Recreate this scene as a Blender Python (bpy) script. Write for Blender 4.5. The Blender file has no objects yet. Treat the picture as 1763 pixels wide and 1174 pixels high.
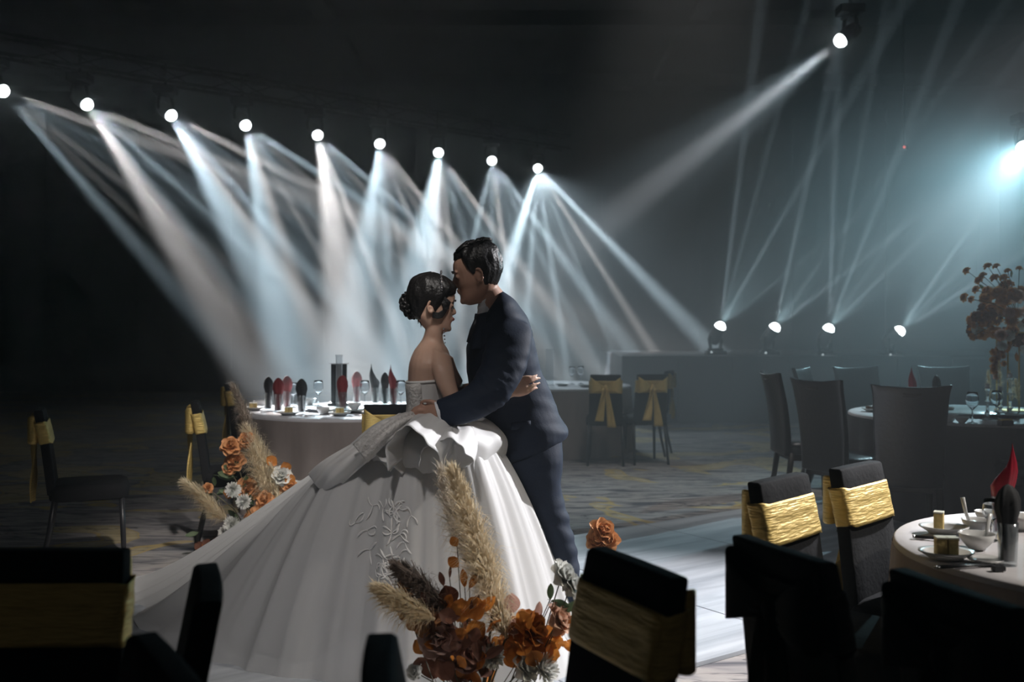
import bpy, bmesh, math, random
from mathutils import Vector, Matrix, noise as mnoise
random.seed(7)
R = math.radians
PI = math.pi
SC = bpy.context.scene
COL = SC.collection
F = 1714.0            # focal length in pixels of the 1763 px wide frame
EYE = 1.40            # camera height
HOR = 563.0           # row of the horizon

def W(px, py, d):
    """pixel + distance from the camera -> point of the room (metres)"""
    return Vector(((px - 881.5) * d / F, d, EYE - (py - HOR) * d / F))

# ------------------------------------------------------------------ camera
cam = bpy.data.cameras.new('camera')
cam.sensor_width = 36.0
cam.lens = 36.0 * F / 1763.0
cam.shift_y = -(587.0 - HOR) / 1763.0
cam.clip_start = 0.05
cam.clip_end = 100
cam.dof.use_dof = True
cam.dof.focus_distance = 4.15
cam.dof.aperture_fstop = 2.8
camo = bpy.data.objects.new('camera', cam)
camo.location = (0, 0, EYE)
camo.rotation_euler = (R(90), 0, 0)
COL.objects.link(camo)
SC.camera = camo

# ------------------------------------------------------------------ view, world
SC.view_settings.view_transform = 'Standard'
SC.view_settings.look = 'None'
SC.view_settings.exposure = 0.0
SC.view_settings.gamma = 1.0
SC.cycles.use_denoising = True
SC.cycles.volume_bounces = 0
SC.cycles.max_bounces = 6
SC.cycles.diffuse_bounces = 2
SC.cycles.glossy_bounces = 2
SC.cycles.transmission_bounces = 4
SC.cycles.transparent_max_bounces = 12
SC.cycles.sample_clamp_indirect = 3.0
SC.cycles.use_light_tree = True
SC.cycles.use_adaptive_sampling = False
SC.cycles.light_sampling_threshold = 0.0
wd = bpy.data.worlds.new('world')
SC.world = wd
wd.use_nodes = True
wd.node_tree.nodes['Background'].inputs[0].default_value = (1.0, 0.99, 0.98, 1)
wd.node_tree.nodes['Background'].inputs[1].default_value = 0.014
wd.cycles.sampling_method = 'NONE'

# ------------------------------------------------------------------ lights
def spot(name, loc, target, power, angle, blend=0.5, size=0.03, col=(0.82, 0.93, 1.0)):
    l = bpy.data.lights.new(name, 'SPOT')
    l.energy = power
    l.spot_size = R(angle)
    l.spot_blend = blend
    l.shadow_soft_size = size
    l.color = col
    o = bpy.data.objects.new(name, l)
    o.location = loc
    d = Vector(target) - Vector(loc)
    o.rotation_euler = d.to_track_quat('-Z', 'Y').to_euler()
    COL.objects.link(o)
    return o

ROW_PX = [(5, 157), (150, 180), (295, 199), (423, 216), (547, 233), (654, 248), (755, 263), (847, 277), (926, 290)]
ROW_FAN = [(49, 20), (57, 23), (61, 27), (80, 33), (82, 41), (98, 52), (99, 54), (103, 54), (107, 46)]
ROW = [W(x, y, 5142.0 / (HOR - y)) for x, y in ROW_PX]
KB = 1.0
rb = random.Random(11)

def floor_hit(x, y, ang, row):
    """floor point met by the image line that leaves (x, y) at ang degrees below the horizontal"""
    t = (row - y) / math.sin(R(ang))
    fx = x + t * math.cos(R(ang))
    return W(fx, row, EYE * F / (row - HOR))

COOL = (0.70, 0.89, 1.0)
WARM = (1.0, 0.95, 0.93)
BEAMS = []
for i, (p, (aL, aR)) in enumerate(zip(ROW, ROW_FAN)):
    x, y = ROW_PX[i]
    gain = [0.5, 0.8, 0.9, 1.0, 1.0, 1.05, 1.0, 0.95, 1.9][i]
    nb = 6
    for k in range(nb):
        u = k / (nb - 1) + (0 if k in (0, nb - 1) else rb.uniform(-.06, .06))
        a = aL + (aR - aL) * u
        wdt = [5.2, 2.2, 3.6, 2.0, 3.2, 5.4][k] * rb.uniform(.85, 1.2)
        st = [.8, .9, 1.1, 1.0, 1.1, 1.6][k] * rb.uniform(.8, 1.15)
        row = 745 + 35 * math.sin(a * .3)
        if x + (row - y) / math.tan(R(a)) > 950: row = 705
        xt = x + (705 - y) / math.tan(R(a))
        t = floor_hit(x, y, a, row)
        if 440 < xt < 790 and 1 <= i <= 6 and k in (0, 1, 3):      # these land on the left table
            t = W(xt, 705, 7.96)
        BEAMS.append((p, t, 26000 * gain * st * KB, wdt, 1.0, WARM if rb.random() < .35 else COOL))
    am = (aL + aR) / 2
    BEAMS.append((p, floor_hit(x, y, am, 770), 380 * gain * KB, abs(aL - aR) * .75, 0.9, COOL))
for k, (p, t, e, wdt, bl, c) in enumerate(BEAMS):
    spot('beam_light', p + (t - p).normalized() * .15, t, e, wdt, bl, .05, c)

def along(p, ang, ln, dy):
    """point ln metres from p, leaning up at ang degrees, dy towards the room"""
    return p + Vector((math.cos(R(ang)) * ln, dy, math.sin(R(ang)) * ln))

# floor beam lamps on the back riser: thin fans that rise to the right
for (x, y), fan in zip([(1240, 562), (1334, 564), (1427, 566), (1549, 570)], [(88, 80, 65, 42), (84, 60, 42), (96, 88, 76, 62, 50), (64, 53, 38, 32)]):
    p = W(x, y, 15.0)
    for k, a in enumerate(fan):
        t = along(p, a, 5, -2.2)
        spot('floor_beam', p + (t - p).normalized() * .12, t, 10000 * KB * (1.0 if x < 1500 else 1.6), 2.2 if k % 2 else 3.2, 1.0, .03, COOL)
    spot('floor_glow', p + Vector((0, -.12, .05)), along(p, 60, 5, -2.2), 140 * KB, 70, 1.0, .03, (.6, .9, 1))
# lone spotlight, upper right: one broad soft beam towards the couple's side of the hall
p = W(1447, 70, 12.0); t = W(1010, 410, 13.5)
spot('spot_beam', p + (t - p).normalized() * .12, t, 9000 * KB, 11, 1.0, .05, (.93, .95, 1))
spot('spot_beam', p + (t - p).normalized() * .12, t, 1200 * KB, 30, 1.0, .05, COOL)
# lamp at the right edge: wide teal wash plus a tighter core
p = W(1763, 256, 11.0); t = Vector((2.0, 6.9, .6))
spot('wash_light', p + (t - p).normalized() * .12, t, 600 * KB, 70, 1.0, .05, (.45, .82, .95))
spot('wash_light', p + (t - p).normalized() * .12, t, 420 * KB, 30, 1.0, .05, (.75, .93, 1))
# added fill spot, unseen above the frame, lifts the open carpet
spot('carpet_fill', (1.6, 7.5, 6.2), (1.3, 8.7, 0), 520, 42, 1.0, .12, (1, .96, .92))
# follow spot from the right of the room (outside the frame) on the couple, and a softer one on the flowers at the left
spot('follow_spot', (5.6, 6.2, 4.3), (.55, 4.45, .40), 4200, 33, .8, .10, (.98, .97, 1))
spot('side_spot', (4.6, 2.2, 4.2), (1.30, 3.15, .75), 640, 31, .9, .12, (1.0, .93, .84))
spot('dress_fill', (-.6, .6, 4.6), (-.62, 3.9, .35), 300, 26, 1.0, .12, (1, .95, .92))  # added fill from the front, lifts the left of the gown
spot('table_fill', (-.2, 3.5, 5.8), (-1.2, 7.2, .45), 420, 30, 1.0, .12, (1, .96, .94))  # added unseen overhead fill that brightens the left table
spot('flower_spot', (.6, 1.2, 4.9), (-1.42, 5.5, .5), 1500, 19, 1.0, .12, (1, .95, .9))

# ------------------------------------------------------------------ materials
MATS = {}
def mat(name, col, rough=0.6, metal=0.0, spec=0.5, sheen=0.0, vary=0.0, scale=30.0, bump=0.0, emit=None, trans=0.0, ior=1.45, stretch=(1, 1, 1), sss=0.0, coat=0.0, thin=0.0):
    if name in MATS:
        return MATS[name]
    m = bpy.data.materials.new(name)
    m.use_nodes = True
    nt = m.node_tree
    b = nt.nodes['Principled BSDF']
    b.inputs['Base Color'].default_value = (*col, 1)
    b.inputs['Roughness'].default_value = rough
    b.inputs['Metallic'].default_value = metal
    b.inputs['Specular IOR Level'].default_value = spec
    b.inputs['IOR'].default_value = ior
    b.inputs['Transmission Weight'].default_value = trans
    b.inputs['Sheen Weight'].default_value = sheen
    b.inputs['Coat Weight'].default_value = coat
    if sss:
        b.inputs['Subsurface Weight'].default_value = sss
        b.inputs['Subsurface Radius'].default_value = (.012, .005, .003)
    if emit:
        b.inputs['Emission Color'].default_value = (*emit[:3], 1)
        b.inputs['Emission Strength'].default_value = emit[3]
    if vary or bump:
        tc = nt.nodes.new('ShaderNodeTexCoord')
        mp = nt.nodes.new('ShaderNodeMapping')
        mp.inputs['Scale'].default_value = stretch
        nz = nt.nodes.new('ShaderNodeTexNoise')
        nz.inputs['Scale'].default_value = scale
        nz.inputs['Detail'].default_value = 5
        nt.links.new(tc.outputs['Object'], mp.inputs[0])
        nt.links.new(mp.outputs[0], nz.inputs['Vector'])
        if vary:
            mx = nt.nodes.new('ShaderNodeMix')
            mx.data_type = 'RGBA'
            mx.inputs[6].default_value = (*[c * (1 - vary) for c in col], 1)
            mx.inputs[7].default_value = (*[min(1, c * (1 + vary)) for c in col], 1)
            nt.links.new(nz.outputs['Fac'], mx.inputs[0])
            nt.links.new(mx.outputs[2], b.inputs['Base Color'])
        if bump:
            bp = nt.nodes.new('ShaderNodeBump')
            bp.inputs['Strength'].default_value = bump
            bp.inputs['Distance'].default_value = 0.01
            nt.links.new(nz.outputs['Fac'], bp.inputs['Height'])
            nt.links.new(bp.outputs[0], b.inputs['Normal'])
    if thin:
        tl = nt.nodes.new('ShaderNodeBsdfTranslucent')
        tl.inputs[0].default_value = (*col, 1)
        ms = nt.nodes.new('ShaderNodeMixShader')
        ms.inputs[0].default_value = thin
        nt.links.new(b.outputs[0], ms.inputs[1])
        nt.links.new(tl.outputs[0], ms.inputs[2])
        nt.links.new(ms.outputs[0], nt.nodes['Material Output'].inputs[0])
    MATS[name] = m
    return m

BLACKCLOTH = mat('black chair cover', (.016, .0165, .018), .85, spec=.12, vary=.15, scale=60, bump=.2)
LEATHER = mat('dark leather', (.016, .016, .018), .30, vary=.2, scale=40, bump=.15)
DARKWOOD = mat('dark wood', (.025, .02, .018), .45, vary=.3, scale=12, stretch=(1, 1, .1))
GOLD = mat('gold crinkled satin', (.66, .48, .16), .42, metal=.35, vary=.25, scale=55, bump=.55, stretch=(.35, .35, 3))
GOLDDIM = mat('pale gold satin', (.62, .52, .25), .5, metal=.25, vary=.2, scale=40, bump=.4)
WHITEWARE = mat('white porcelain', (.74, .74, .73), .22)
CLOTHWHITE = mat('white table linen', (.70, .68, .70), .75, vary=.06, scale=25, bump=.1)
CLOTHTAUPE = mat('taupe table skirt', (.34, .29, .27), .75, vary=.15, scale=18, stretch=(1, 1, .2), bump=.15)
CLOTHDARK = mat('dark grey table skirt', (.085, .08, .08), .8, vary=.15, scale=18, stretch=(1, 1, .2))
GLASS = mat('clear glass', (.95, .98, 1), .03, trans=1.0, ior=1.45)
THINGLASS = bpy.data.materials.new('thin tumbler glass'); THINGLASS.use_nodes = True
_n = THINGLASS.node_tree.nodes; _l = THINGLASS.node_tree.links
_n.remove(_n['Principled BSDF'])
_t = _n.new('ShaderNodeBsdfTransparent'); _t.inputs[0].default_value = (.93, .96, .97, 1)
_g = _n.new('ShaderNodeBsdfGlossy'); _g.inputs['Roughness'].default_value = .06
_w = _n.new('ShaderNodeLayerWeight'); _w.inputs[0].default_value = .22
_m2 = _n.new('ShaderNodeMixShader')
_l.new(_w.outputs['Facing'], _m2.inputs[0]); _l.new(_t.outputs[0], _m2.inputs[1]); _l.new(_g.outputs[0], _m2.inputs[2])
_l.new(_m2.outputs[0], _n['Material Output'].inputs[0])
ACRYL = mat('clear acrylic', (.93, .97, 1), .12, trans=.85, ior=1.3)
REDNAP = mat('red napkin cloth', (.20, .025, .03), .7, vary=.2, scale=40)
CRIMSON = mat('crimson satin napkin', (.30, .010, .028), .4, vary=.2, scale=40)
BLACKNAP = mat('black napkin cloth', (.022, .023, .026), .75, vary=.2, scale=40)
BLACKPLASTIC = mat('black enamel', (.022, .022, .025), .35)
STEEL = mat('steel', (.55, .56, .58), .25, metal=1)
BRASS = mat('brushed gold metal', (.60, .42, .18), .3, metal=1)
SKIN_HIM = mat('tan skin', (.46, .27, .20), .5, sss=.15, vary=.06, scale=60)
SKIN_HER = mat('fair skin', (.62, .40, .30), .48, sss=.15, vary=.05, scale=60)
HAIRM = mat('black hair', (.012, .011, .011), .4, vary=.3, scale=90, bump=.4)
SUIT = mat('navy wool suit', (.012, .019, .036), .7, spec=.25, vary=.12, scale=120, bump=.08)
SHIRT = mat('white shirt cotton', (.72, .73, .76), .7)
TIEM = mat('dark tie silk', (.02, .022, .03), .4)
SHOE = mat('black shoe leather', (.02, .02, .02), .25)
SATIN = mat('ivory satin', (.74, .73, .72), .42, vary=.05, scale=20)
ORGANZA = mat('white organza', (.80, .80, .80), .45, thin=.3, vary=.04, scale=14)
LACE = mat('beaded lace', (.60, .58, .56), .5, vary=.45, scale=85, bump=.8)
CRYSTAL = mat('crystal beads', (.85, .85, .9), .08, metal=.8)
PAMPAS = mat('pale pampas grass', (.86, .73, .53), .8, vary=.2, scale=25, thin=.45)
PAMPASDARK = mat('grey brown pampas grass', (.22, .17, .14), .8, vary=.25, scale=25, thin=.3)
ROSEM = mat('apricot rose petals', (.62, .30, .13), .6, vary=.25, scale=30, thin=.25)
RUST = mat('rust orange leaves', (.52, .19, .035), .5, vary=.35, scale=25, thin=.35)
BROWNLEAF = mat('brown dried leaves', (.16, .065, .04), .6, vary=.35, scale=25, thin=.2)
PINKLEAF = mat('dusty pink leaves', (.56, .33, .26), .55, vary=.2, scale=25, thin=.35)
MUM = mat('white flower petals', (.80, .80, .76), .6, vary=.05, scale=30, thin=.25)
GREENLEAF = mat('muted green leaves', (.10, .14, .07), .55, vary=.3, scale=25, thin=.2)
STEMM = mat('brown flower stems', (.10, .085, .05), .7)
CAKE = mat('yellow sponge cake', (.74, .55, .22), .8, vary=.2, scale=80, bump=.4)
CAKEW = mat('cream layer', (.80, .76, .62), .6)
LENS = mat('lit lamp lens', (1, 1, 1), .4, emit=(.86, .96, 1.0, 14.0))
REDLED = mat('red indicator', (1, .1, .1), .4, emit=(1.0, .16, .12, 1.2))
WHITELED = mat('small white indicator', (1, 1, 1), .4, emit=(.8, .95, 1.0, .8))
for _m in (LENS, REDLED, WHITELED):
    _m.cycles.emission_sampling = 'NONE'
WALLM = mat('dark wall panelling', (.035, .038, .042), .85, vary=.1, scale=3)
CEILM = mat('dark ceiling paint', (.04, .04, .042), .9, vary=.1, scale=3)

# ------------------------------------------------------------------ mesh helpers
class MB:
    """collects shapes; build() links them as ONE mesh object"""
    def __init__(self):
        self.v = []; self.f = []
    def add(self, vs, fs):
        n = len(self.v)
        self.v += [Vector(p) for p in vs]
        self.f += [tuple(i + n for i in q) for q in fs]
        return self
    def box(self, c, s, rz=0.0, taper=1.0):
        x, y, z = [k / 2 for k in s]
        vs = []
        for sz in (-1, 1):
            k = taper if sz > 0 else 1.0
            for sx, sy in ((-1, -1), (1, -1), (1, 1), (-1, 1)):
                p = Vector((sx * x * k, sy * y * k, sz * z))
                if rz: p = Matrix.Rotation(rz, 3, 'Z') @ p
                vs.append(p + Vector(c))
        return self.add(vs, [(0, 3, 2, 1), (4, 5, 6, 7), (0, 1, 5, 4), (1, 2, 6, 5), (2, 3, 7, 6), (3, 0, 4, 7)])
    def tube(self, pts, radii, n=10, caps=True, squash=None):
        pts = [Vector(p) for p in pts]
        if not hasattr(radii, '__len__'): radii = [radii] * len(pts)
        vs = []; fs = []
        up = None
        for i, p in enumerate(pts):
            t = (pts[min(i + 1, len(pts) - 1)] - pts[max(i - 1, 0)])
            if t.length < 1e-9: t = Vector((0, 0, 1))
            t.normalize()
            if up is None:
                up = Vector((0, 0, 1)) if abs(t.z) < .9 else Vector((1, 0, 0))
            a = up - t * up.dot(t); a.normalize(); up = a
            b = t.cross(a)
            for k in range(n):
                q = 2 * PI * k / n
                s = squash or 1.0
                vs.append(p + (a * math.cos(q) + b * math.sin(q) * s) * radii[i])
        for i in range(len(pts) - 1):
            for k in range(n):
                fs.append((i * n + k, i * n + (k + 1) % n, (i + 1) * n + (k + 1) % n, (i + 1) * n + k))
        if caps:
            fs.append(tuple(range(n))[::-1]); fs.append(tuple(range((len(pts) - 1) * n, len(pts) * n)))
        return self.add(vs, fs)
    def lathe(self, prof, n=24, c=(0, 0, 0), caps=True, sx=1.0, sy=1.0):
        vs = []; fs = []
        for r, z in prof:
            for k in range(n):
                q = 2 * PI * k / n
                vs.append((c[0] + r * math.cos(q) * sx, c[1] + r * math.sin(q) * sy, c[2] + z))
        m = len(prof)
        for i in range(m - 1):
            for k in range(n):
                fs.append((i * n + k, i * n + (k + 1) % n, (i + 1) * n + (k + 1) % n, (i + 1) * n + k))
        if caps:
            fs.append(tuple(range(n))[::-1]); fs.append(tuple(range((m - 1) * n, m * n)))
        return self.add(vs, fs)
    def ball(self, c, r, n=10, m=6, s=(1, 1, 1)):
        prof = [(max(1e-4, r * math.sin(PI * i / m)), -r * math.cos(PI * i / m)) for i in range(m + 1)]
        vs = []; fs = []
        for rr, z in prof:
            for k in range(n):
                q = 2 * PI * k / n
                vs.append((c[0] + rr * math.cos(q) * s[0], c[1] + rr * math.sin(q) * s[1], c[2] + z * s[2]))
        for i in range(m):
            for k in range(n):
                fs.append((i * n + k, i * n + (k + 1) % n, (i + 1) * n + (k + 1) % n, (i + 1) * n + k))
        return self.add(vs, fs)
    def grid(self, fn, nu, nv, wrap=False):
        vs = [fn(i / nu, j / nv) for i in range(nu + 1 if not wrap else nu) for j in range(nv + 1)]
        fs = []
        w = nv + 1
        cnt = nu
        for i in range(cnt):
            i2 = (i + 1) % nu if wrap else i + 1
            for j in range(nv):
                fs.append((i * w + j, i2 * w + j, i2 * w + j + 1, i * w + j + 1))
        return self.add(vs, fs)
    def rings(self, rings, caps=True):
        n = len(rings[0]); vs = [p for r in rings for p in r]; fs = []
        for i in range(len(rings) - 1):
            for k in range(n):
                fs.append((i * n + k, i * n + (k + 1) % n, (i + 1) * n + (k + 1) % n, (i + 1) * n + k))
        if caps:
            fs.append(tuple(range(n))[::-1]); fs.append(tuple(range((len(rings) - 1) * n, len(rings) * n)))
        return self.add(vs, fs)
    def mesh(self, name, smooth=True):
        me = bpy.data.meshes.new(name)
        me.from_pydata([tuple(p) for p in self.v], [], self.f)
        me.validate()
        if smooth:
            me.polygons.foreach_set('use_smooth', [True] * len(me.polygons))
        me.update()
        return me
    def build(self, name, m, parent=None, smooth=True, loc=None, solid=0.0, bevel=0.0, sub=0, remesh=0.0, relax=0, recalc=True):
        me = self.mesh(name, smooth)
        if recalc:
            bm = bmesh.new(); bm.from_mesh(me)
            bmesh.ops.recalc_face_normals(bm, faces=bm.faces)
            bm.to_mesh(me); bm.free()
        me.materials.append(m)
        o = bpy.data.objects.new(name, me)
        COL.objects.link(o)
        if solid:
            k = o.modifiers.new('solid', 'SOLIDIFY'); k.thickness = solid; k.offset = 0
        if bevel:
            k = o.modifiers.new('bevel', 'BEVEL'); k.width = bevel; k.segments = 2; k.limit_method = 'ANGLE'; k.angle_limit = R(40)
        if remesh:
            k = o.modifiers.new('remesh', 'REMESH'); k.mode = 'VOXEL'; k.voxel_size = remesh; k.use_smooth_shade = True
            if relax:
                k = o.modifiers.new('relax', 'SMOOTH'); k.iterations = relax; k.factor = .5
        if sub:
            k = o.modifiers.new('sub', 'SUBSURF'); k.levels = sub; k.render_levels = sub
        if solid or bevel or remesh or sub:
            dg = bpy.context.evaluated_depsgraph_get()
            me2 = bpy.data.meshes.new_from_object(o.evaluated_get(dg))
            o.modifiers.clear()
            o.data = me2
            if remesh or smooth:
                me2.polygons.foreach_set('use_smooth', [True] * len(me2.polygons))
            if not me2.materials: me2.materials.append(m)
        if parent: o.parent = parent
        if loc is not None: o.location = loc
        return o

def tag(o, label=None, cat=None, group=None, kind=None):
    if label: o['label'] = label
    if cat: o['category'] = cat
    if group: o['group'] = group
    if kind: o['kind'] = kind
    return o

def thing(name, label, cat, loc=(0, 0, 0), rz=0.0, group=None):
    o = bpy.data.objects.new(name, None)
    o.empty_display_size = .1
    COL.objects.link(o)
    o.location = loc
    o.rotation_euler = (0, 0, rz)
    return tag(o, label, cat, group)

def dup(root, loc, rz, label=None, group=None, scale=None, skip=()):
    r = root.copy(); COL.objects.link(r)
    r.location = loc; r.rotation_euler = (0, 0, rz)
    if scale: r.scale = (scale,) * 3
    if label: r['label'] = label
    if group: r['group'] = group
    for ch in list(root.children):
        if ch.name.split('.')[0] in skip: continue
        c = ch.copy(); COL.objects.link(c); c.parent = r
        for g in list(ch.children):
            d = g.copy(); COL.objects.link(d); d.parent = c
    return r

def struct(name, mb, m, parent=None, **k):
    o = mb.build(name, m, parent, **k)
    if not parent: o['kind'] = 'structure'
    return o

# ------------------------------------------------------------------ room
def carpet_material():
    m = bpy.data.materials.new('patterned ballroom carpet'); m.use_nodes = True
    nt = m.node_tree; N = nt.nodes; L = nt.links
    b = N['Principled BSDF']; b.inputs['Roughness'].default_value = .85
    tc = N.new('ShaderNodeTexCoord')
    def noise(scale, detail, st, dist=0.0):
        mp = N.new('ShaderNodeMapping'); mp.inputs['Scale'].default_value = st; mp.inputs['Rotation'].default_value = (0, 0, .5)
        L.new(tc.outputs['Object'], mp.inputs[0])
        z = N.new('ShaderNodeTexNoise'); z.inputs['Scale'].default_value = scale; z.inputs['Detail'].default_value = detail
        z.inputs['Distortion'].default_value = dist
        L.new(mp.outputs[0], z.inputs['Vector'])
        return z.outputs['Fac']
    def ramp(src, stops):
        r = N.new('ShaderNodeValToRGB'); e = r.color_ramp.elements
        while len(e) < len(stops): e.new(.5)
        for q, (p, c) in zip(e, stops): q.position = p; q.color = (*c, 1)
        L.new(src, r.inputs[0]); return r.outputs[0]
    def mix(f, a, c):
        x = N.new('ShaderNodeMix'); x.data_type = 'RGBA'
        L.new(f, x.inputs[0]); L.new(a, x.inputs[6]); L.new(c, x.inputs[7]); return x.outputs[2]
    base = ramp(noise(3.0, 6, (.5, 1.6, 1), 1.6), [(.30, (.07, .07, .085)), (.46, (.25, .235, .235)), (.58, (.36, .33, .31)), (.70, (.12, .12, .14))])
    gold = ramp(noise(7, 3, (1, 1, 1), .8), [(.3, (.50, .42, .27)), (.7, (.40, .32, .16))])
    gf = ramp(noise(1.15, 2, (1, 1, 1), .9), [(.55, (0, 0, 0)), (.575, (1, 1, 1))])
    col = mix(gf, base, gold)
    streak = ramp(noise(2.1, 4, (.35, 2.2, 1), 2.5), [(.47, (0, 0, 0)), (.495, (1, 1, 1)), (.52, (0, 0, 0))])
    dk = N.new('ShaderNodeRGB'); dk.outputs[0].default_value = (.045, .045, .06, 1)
    col = mix(streak, col, dk.outputs[0])
    edge = ramp(noise(1.15, 2, (1, 1, 1), .9), [(.53, (0, 0, 0)), (.545, (1, 1, 1)), (.565, (0, 0, 0))])
    gd = N.new('ShaderNodeRGB'); gd.outputs[0].default_value = (.46, .33, .10, 1)
    col = mix(edge, col, gd.outputs[0])
    L.new(col, b.inputs['Base Color'])
    return m

def runner_material():
    m = bpy.data.materials.new('pale grey brushed stage boards'); m.use_nodes = True
    nt = m.node_tree; N = nt.nodes; L = nt.links
    b = N['Principled BSDF']; b.inputs['Roughness'].default_value = .42
    tc = N.new('ShaderNodeTexCoord'); mp = N.new('ShaderNodeMapping')
    mp.inputs['Scale'].default_value = (.5, 5, 1)
    L.new(tc.outputs['Object'], mp.inputs[0])
    z = N.new('ShaderNodeTexNoise'); z.inputs['Scale'].default_value = 1.6; z.inputs['Detail'].default_value = 6; z.inputs['Distortion'].default_value = .6
    L.new(mp.outputs[0], z.inputs['Vector'])
    r = N.new('ShaderNodeValToRGB'); e = r.color_ramp.elements
    e[0].position = .35; e[0].color = (.33, .36, .40, 1); e[1].position = .62; e[1].color = (.60, .63, .67, 1)
    L.new(z.outputs['Fac'], r.inputs[0]); L.new(r.outputs[0], b.inputs['Base Color'])
    return m

struct('floor', MB().box((0, 9.5, -.05), (24, 25, .1)), carpet_material(), smooth=False)
# the back wall is panelled: tall flat panels proud of the wall
wb = struct('wall_back', MB().box((0, 21.6, 3.2), (24, .2, 6.6)), WALLM, smooth=False)
for k in range(12):
    MB().box((-11 + 2 * k, 21.47, 3.3), (1.9, .06, 5.6)).build('panel', WALLM, wb, smooth=False, bevel=.012)
struct('wall_left', MB().box((-11.9, 10, 3.2), (.2, 23, 6.6)), WALLM, smooth=False)
wr = struct('wall_right', MB().box((10.6, 10, 3.2), (.2, 23, 6.6)), WALLM, smooth=False)
ce = struct('ceiling', MB().box((-.65, 11.5, 6.55), (22.7, 20.4, .1)), CEILM, smooth=False)
for k in range(5):
    MB().box((-.65, 4.2 + 4 * k, 6.38), (22.3, .35, .25)).build('beam', CEILM, ce, smooth=False, bevel=.01)
for k in range(4):
    MB().box((-9 + 6 * k, 11.5, 6.42), (.3, 20, .16)).build('beam', CEILM, ce, smooth=False, bevel=.01)
struct('baseboard_back', MB().box((0, 21.42, .09), (22, .04, .18)), DARKWOOD, smooth=False)

# pale stage runner that crosses the room from front left to back right
RA = math.atan2(1.03, 1.44)
rc = Vector((.44, 6.62, 0)) + Vector((math.sin(RA), -math.cos(RA), 0)) * 1.12
run = thing('stage_runner', 'pale grey glossy stage walkway under the couple, crossing the patterned carpet', 'stage', (rc.x, rc.y, 0), RA)
RM = runner_material()
for k in range(9):
    MB().box((-4.8 + 1.2 * k, 0, .011), (1.194, 2.24, .022)).build('board', RM, run, smooth=False, bevel=.003)

# haze from the fog machine fills the hall behind the couple
hz = bpy.data.materials.new('thin fog'); hz.use_nodes = True
hnt = hz.node_tree; hnt.nodes.clear()
vo = hnt.nodes.new('ShaderNodeVolumeScatter'); vo.inputs['Density'].default_value = .075; vo.inputs['Anisotropy'].default_value = .35
vo.inputs['Color'].default_value = (.93, .97, 1, 1)
hou = hnt.nodes.new('ShaderNodeOutputMaterial'); hnt.links.new(vo.outputs[0], hou.inputs['Volume'])
haze = MB().box((-.6, 14.58, 3.13), (22.0, 13.4, 6.2)).build('haze', hz, smooth=False)
hz.cycles.volume_sampling = 'EQUIANGULAR'
hz.cycles.homogeneous_volume = True
hz2 = hz.copy(); hz2.name = 'faint fog'
hz2.node_tree.nodes['Volume Scatter'].inputs['Density'].default_value = .006
haze2 = MB().box((-.6, 3.28, 3.13), (22.0, 9.1, 6.2)).build('haze', hz2, smooth=False)
tag(haze2, 'faint fog drifting between the camera and the couple', 'haze', kind='stuff')
tag(haze, 'thin stage fog filling the hall behind the couple', 'haze', kind='stuff')

# ------------------------------------------------------------------ moving head lamps
def moving_head(name, label, loc, aim, hang, group, drop=.34):
    """base, yoke and head turned along aim; loc is the centre of the lens"""
    d = (Vector(aim) - Vector(loc)).normalized()
    t = thing(name, label, 'stage light', loc, 0, group)
    q = d.to_track_quat('Z', 'Y').to_matrix()
    def head(prof, nm, m, n=20):
        b = MB()
        b.lathe(prof, n)
        b.v = [q @ v for v in b.v]
        return b.build(nm, m, t)
    head([(.05, -.30), (.085, -.28), (.10, -.18), (.095, -.10), (.088, -.03), (.092, -.012), (.078, -.012)], 'head', BLACKPLASTIC)
    head([(.084, -.02), (.084, -.004), (.078, .016), (.066, .042), (.042, .062), (.018, .071), (.002, .073)], 'lens', LENS)
    s = 1 if hang else -1
    c = q @ Vector((0, 0, -.17))
    y = MB()
    sd = Vector((d.y, -d.x, 0)).normalized()
    for k in (-1, 1):
        y.tube([c + sd * .115 * k, c + sd * .125 * k + Vector((0, 0, .09 * s)), c + sd * .10 * k + Vector((0, 0, .20 * s))], [.022, .024, .024], 8)
    y.box(c + Vector((0, 0, .21 * s)), (.24, .1, .04), math.atan2(sd.y, sd.x))
    y.build('yoke', BLACKPLASTIC, t)
    MB().box(c + Vector((0, 0, .28 * s)), (.30, .24, .11)).build('base', BLACKPLASTIC, t, smooth=False, bevel=.015)
    if hang:
        b = MB()
        b.tube([c + Vector((0, 0, .33)), c + Vector((0, 0, .33 + drop))], .02, 8)
        b.build('clamp', STEEL, t)
    return t, c

def truss(name, label, a, b, w=.26, n=18):
    a = Vector(a); b = Vector(b); d = b - a
    t = thing(name, label, 'truss', a)
    sd = Vector((d.y, -d.x, 0)).normalized() * (w / 2)
    up = Vector((0, 0, w / 2))
    offs = [sd + up, sd - up, -sd - up, -sd + up]
    for o in offs:
        MB().tube([o, d + o], .024, 8).build('chord', BLACKPLASTIC, t)
    z = MB()
    for i in range(n):
        for f in range(4):
            o1, o2 = offs[f], offs[(f + 1) % 4]
            if i % 2: o1, o2 = o2, o1
            z.tube([d * (i / n) + o1, d * ((i + 1) / n) + o2], .010, 5)
    z.build('lattice_brace', BLACKPLASTIC, t)
    for u in (.05, .95):
        MB().tube([d * u + up, d * u + Vector((0, 0, 6.5 - a.z))], .006, 5).build('hanging_wire', STEEL, t)
    return t

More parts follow.
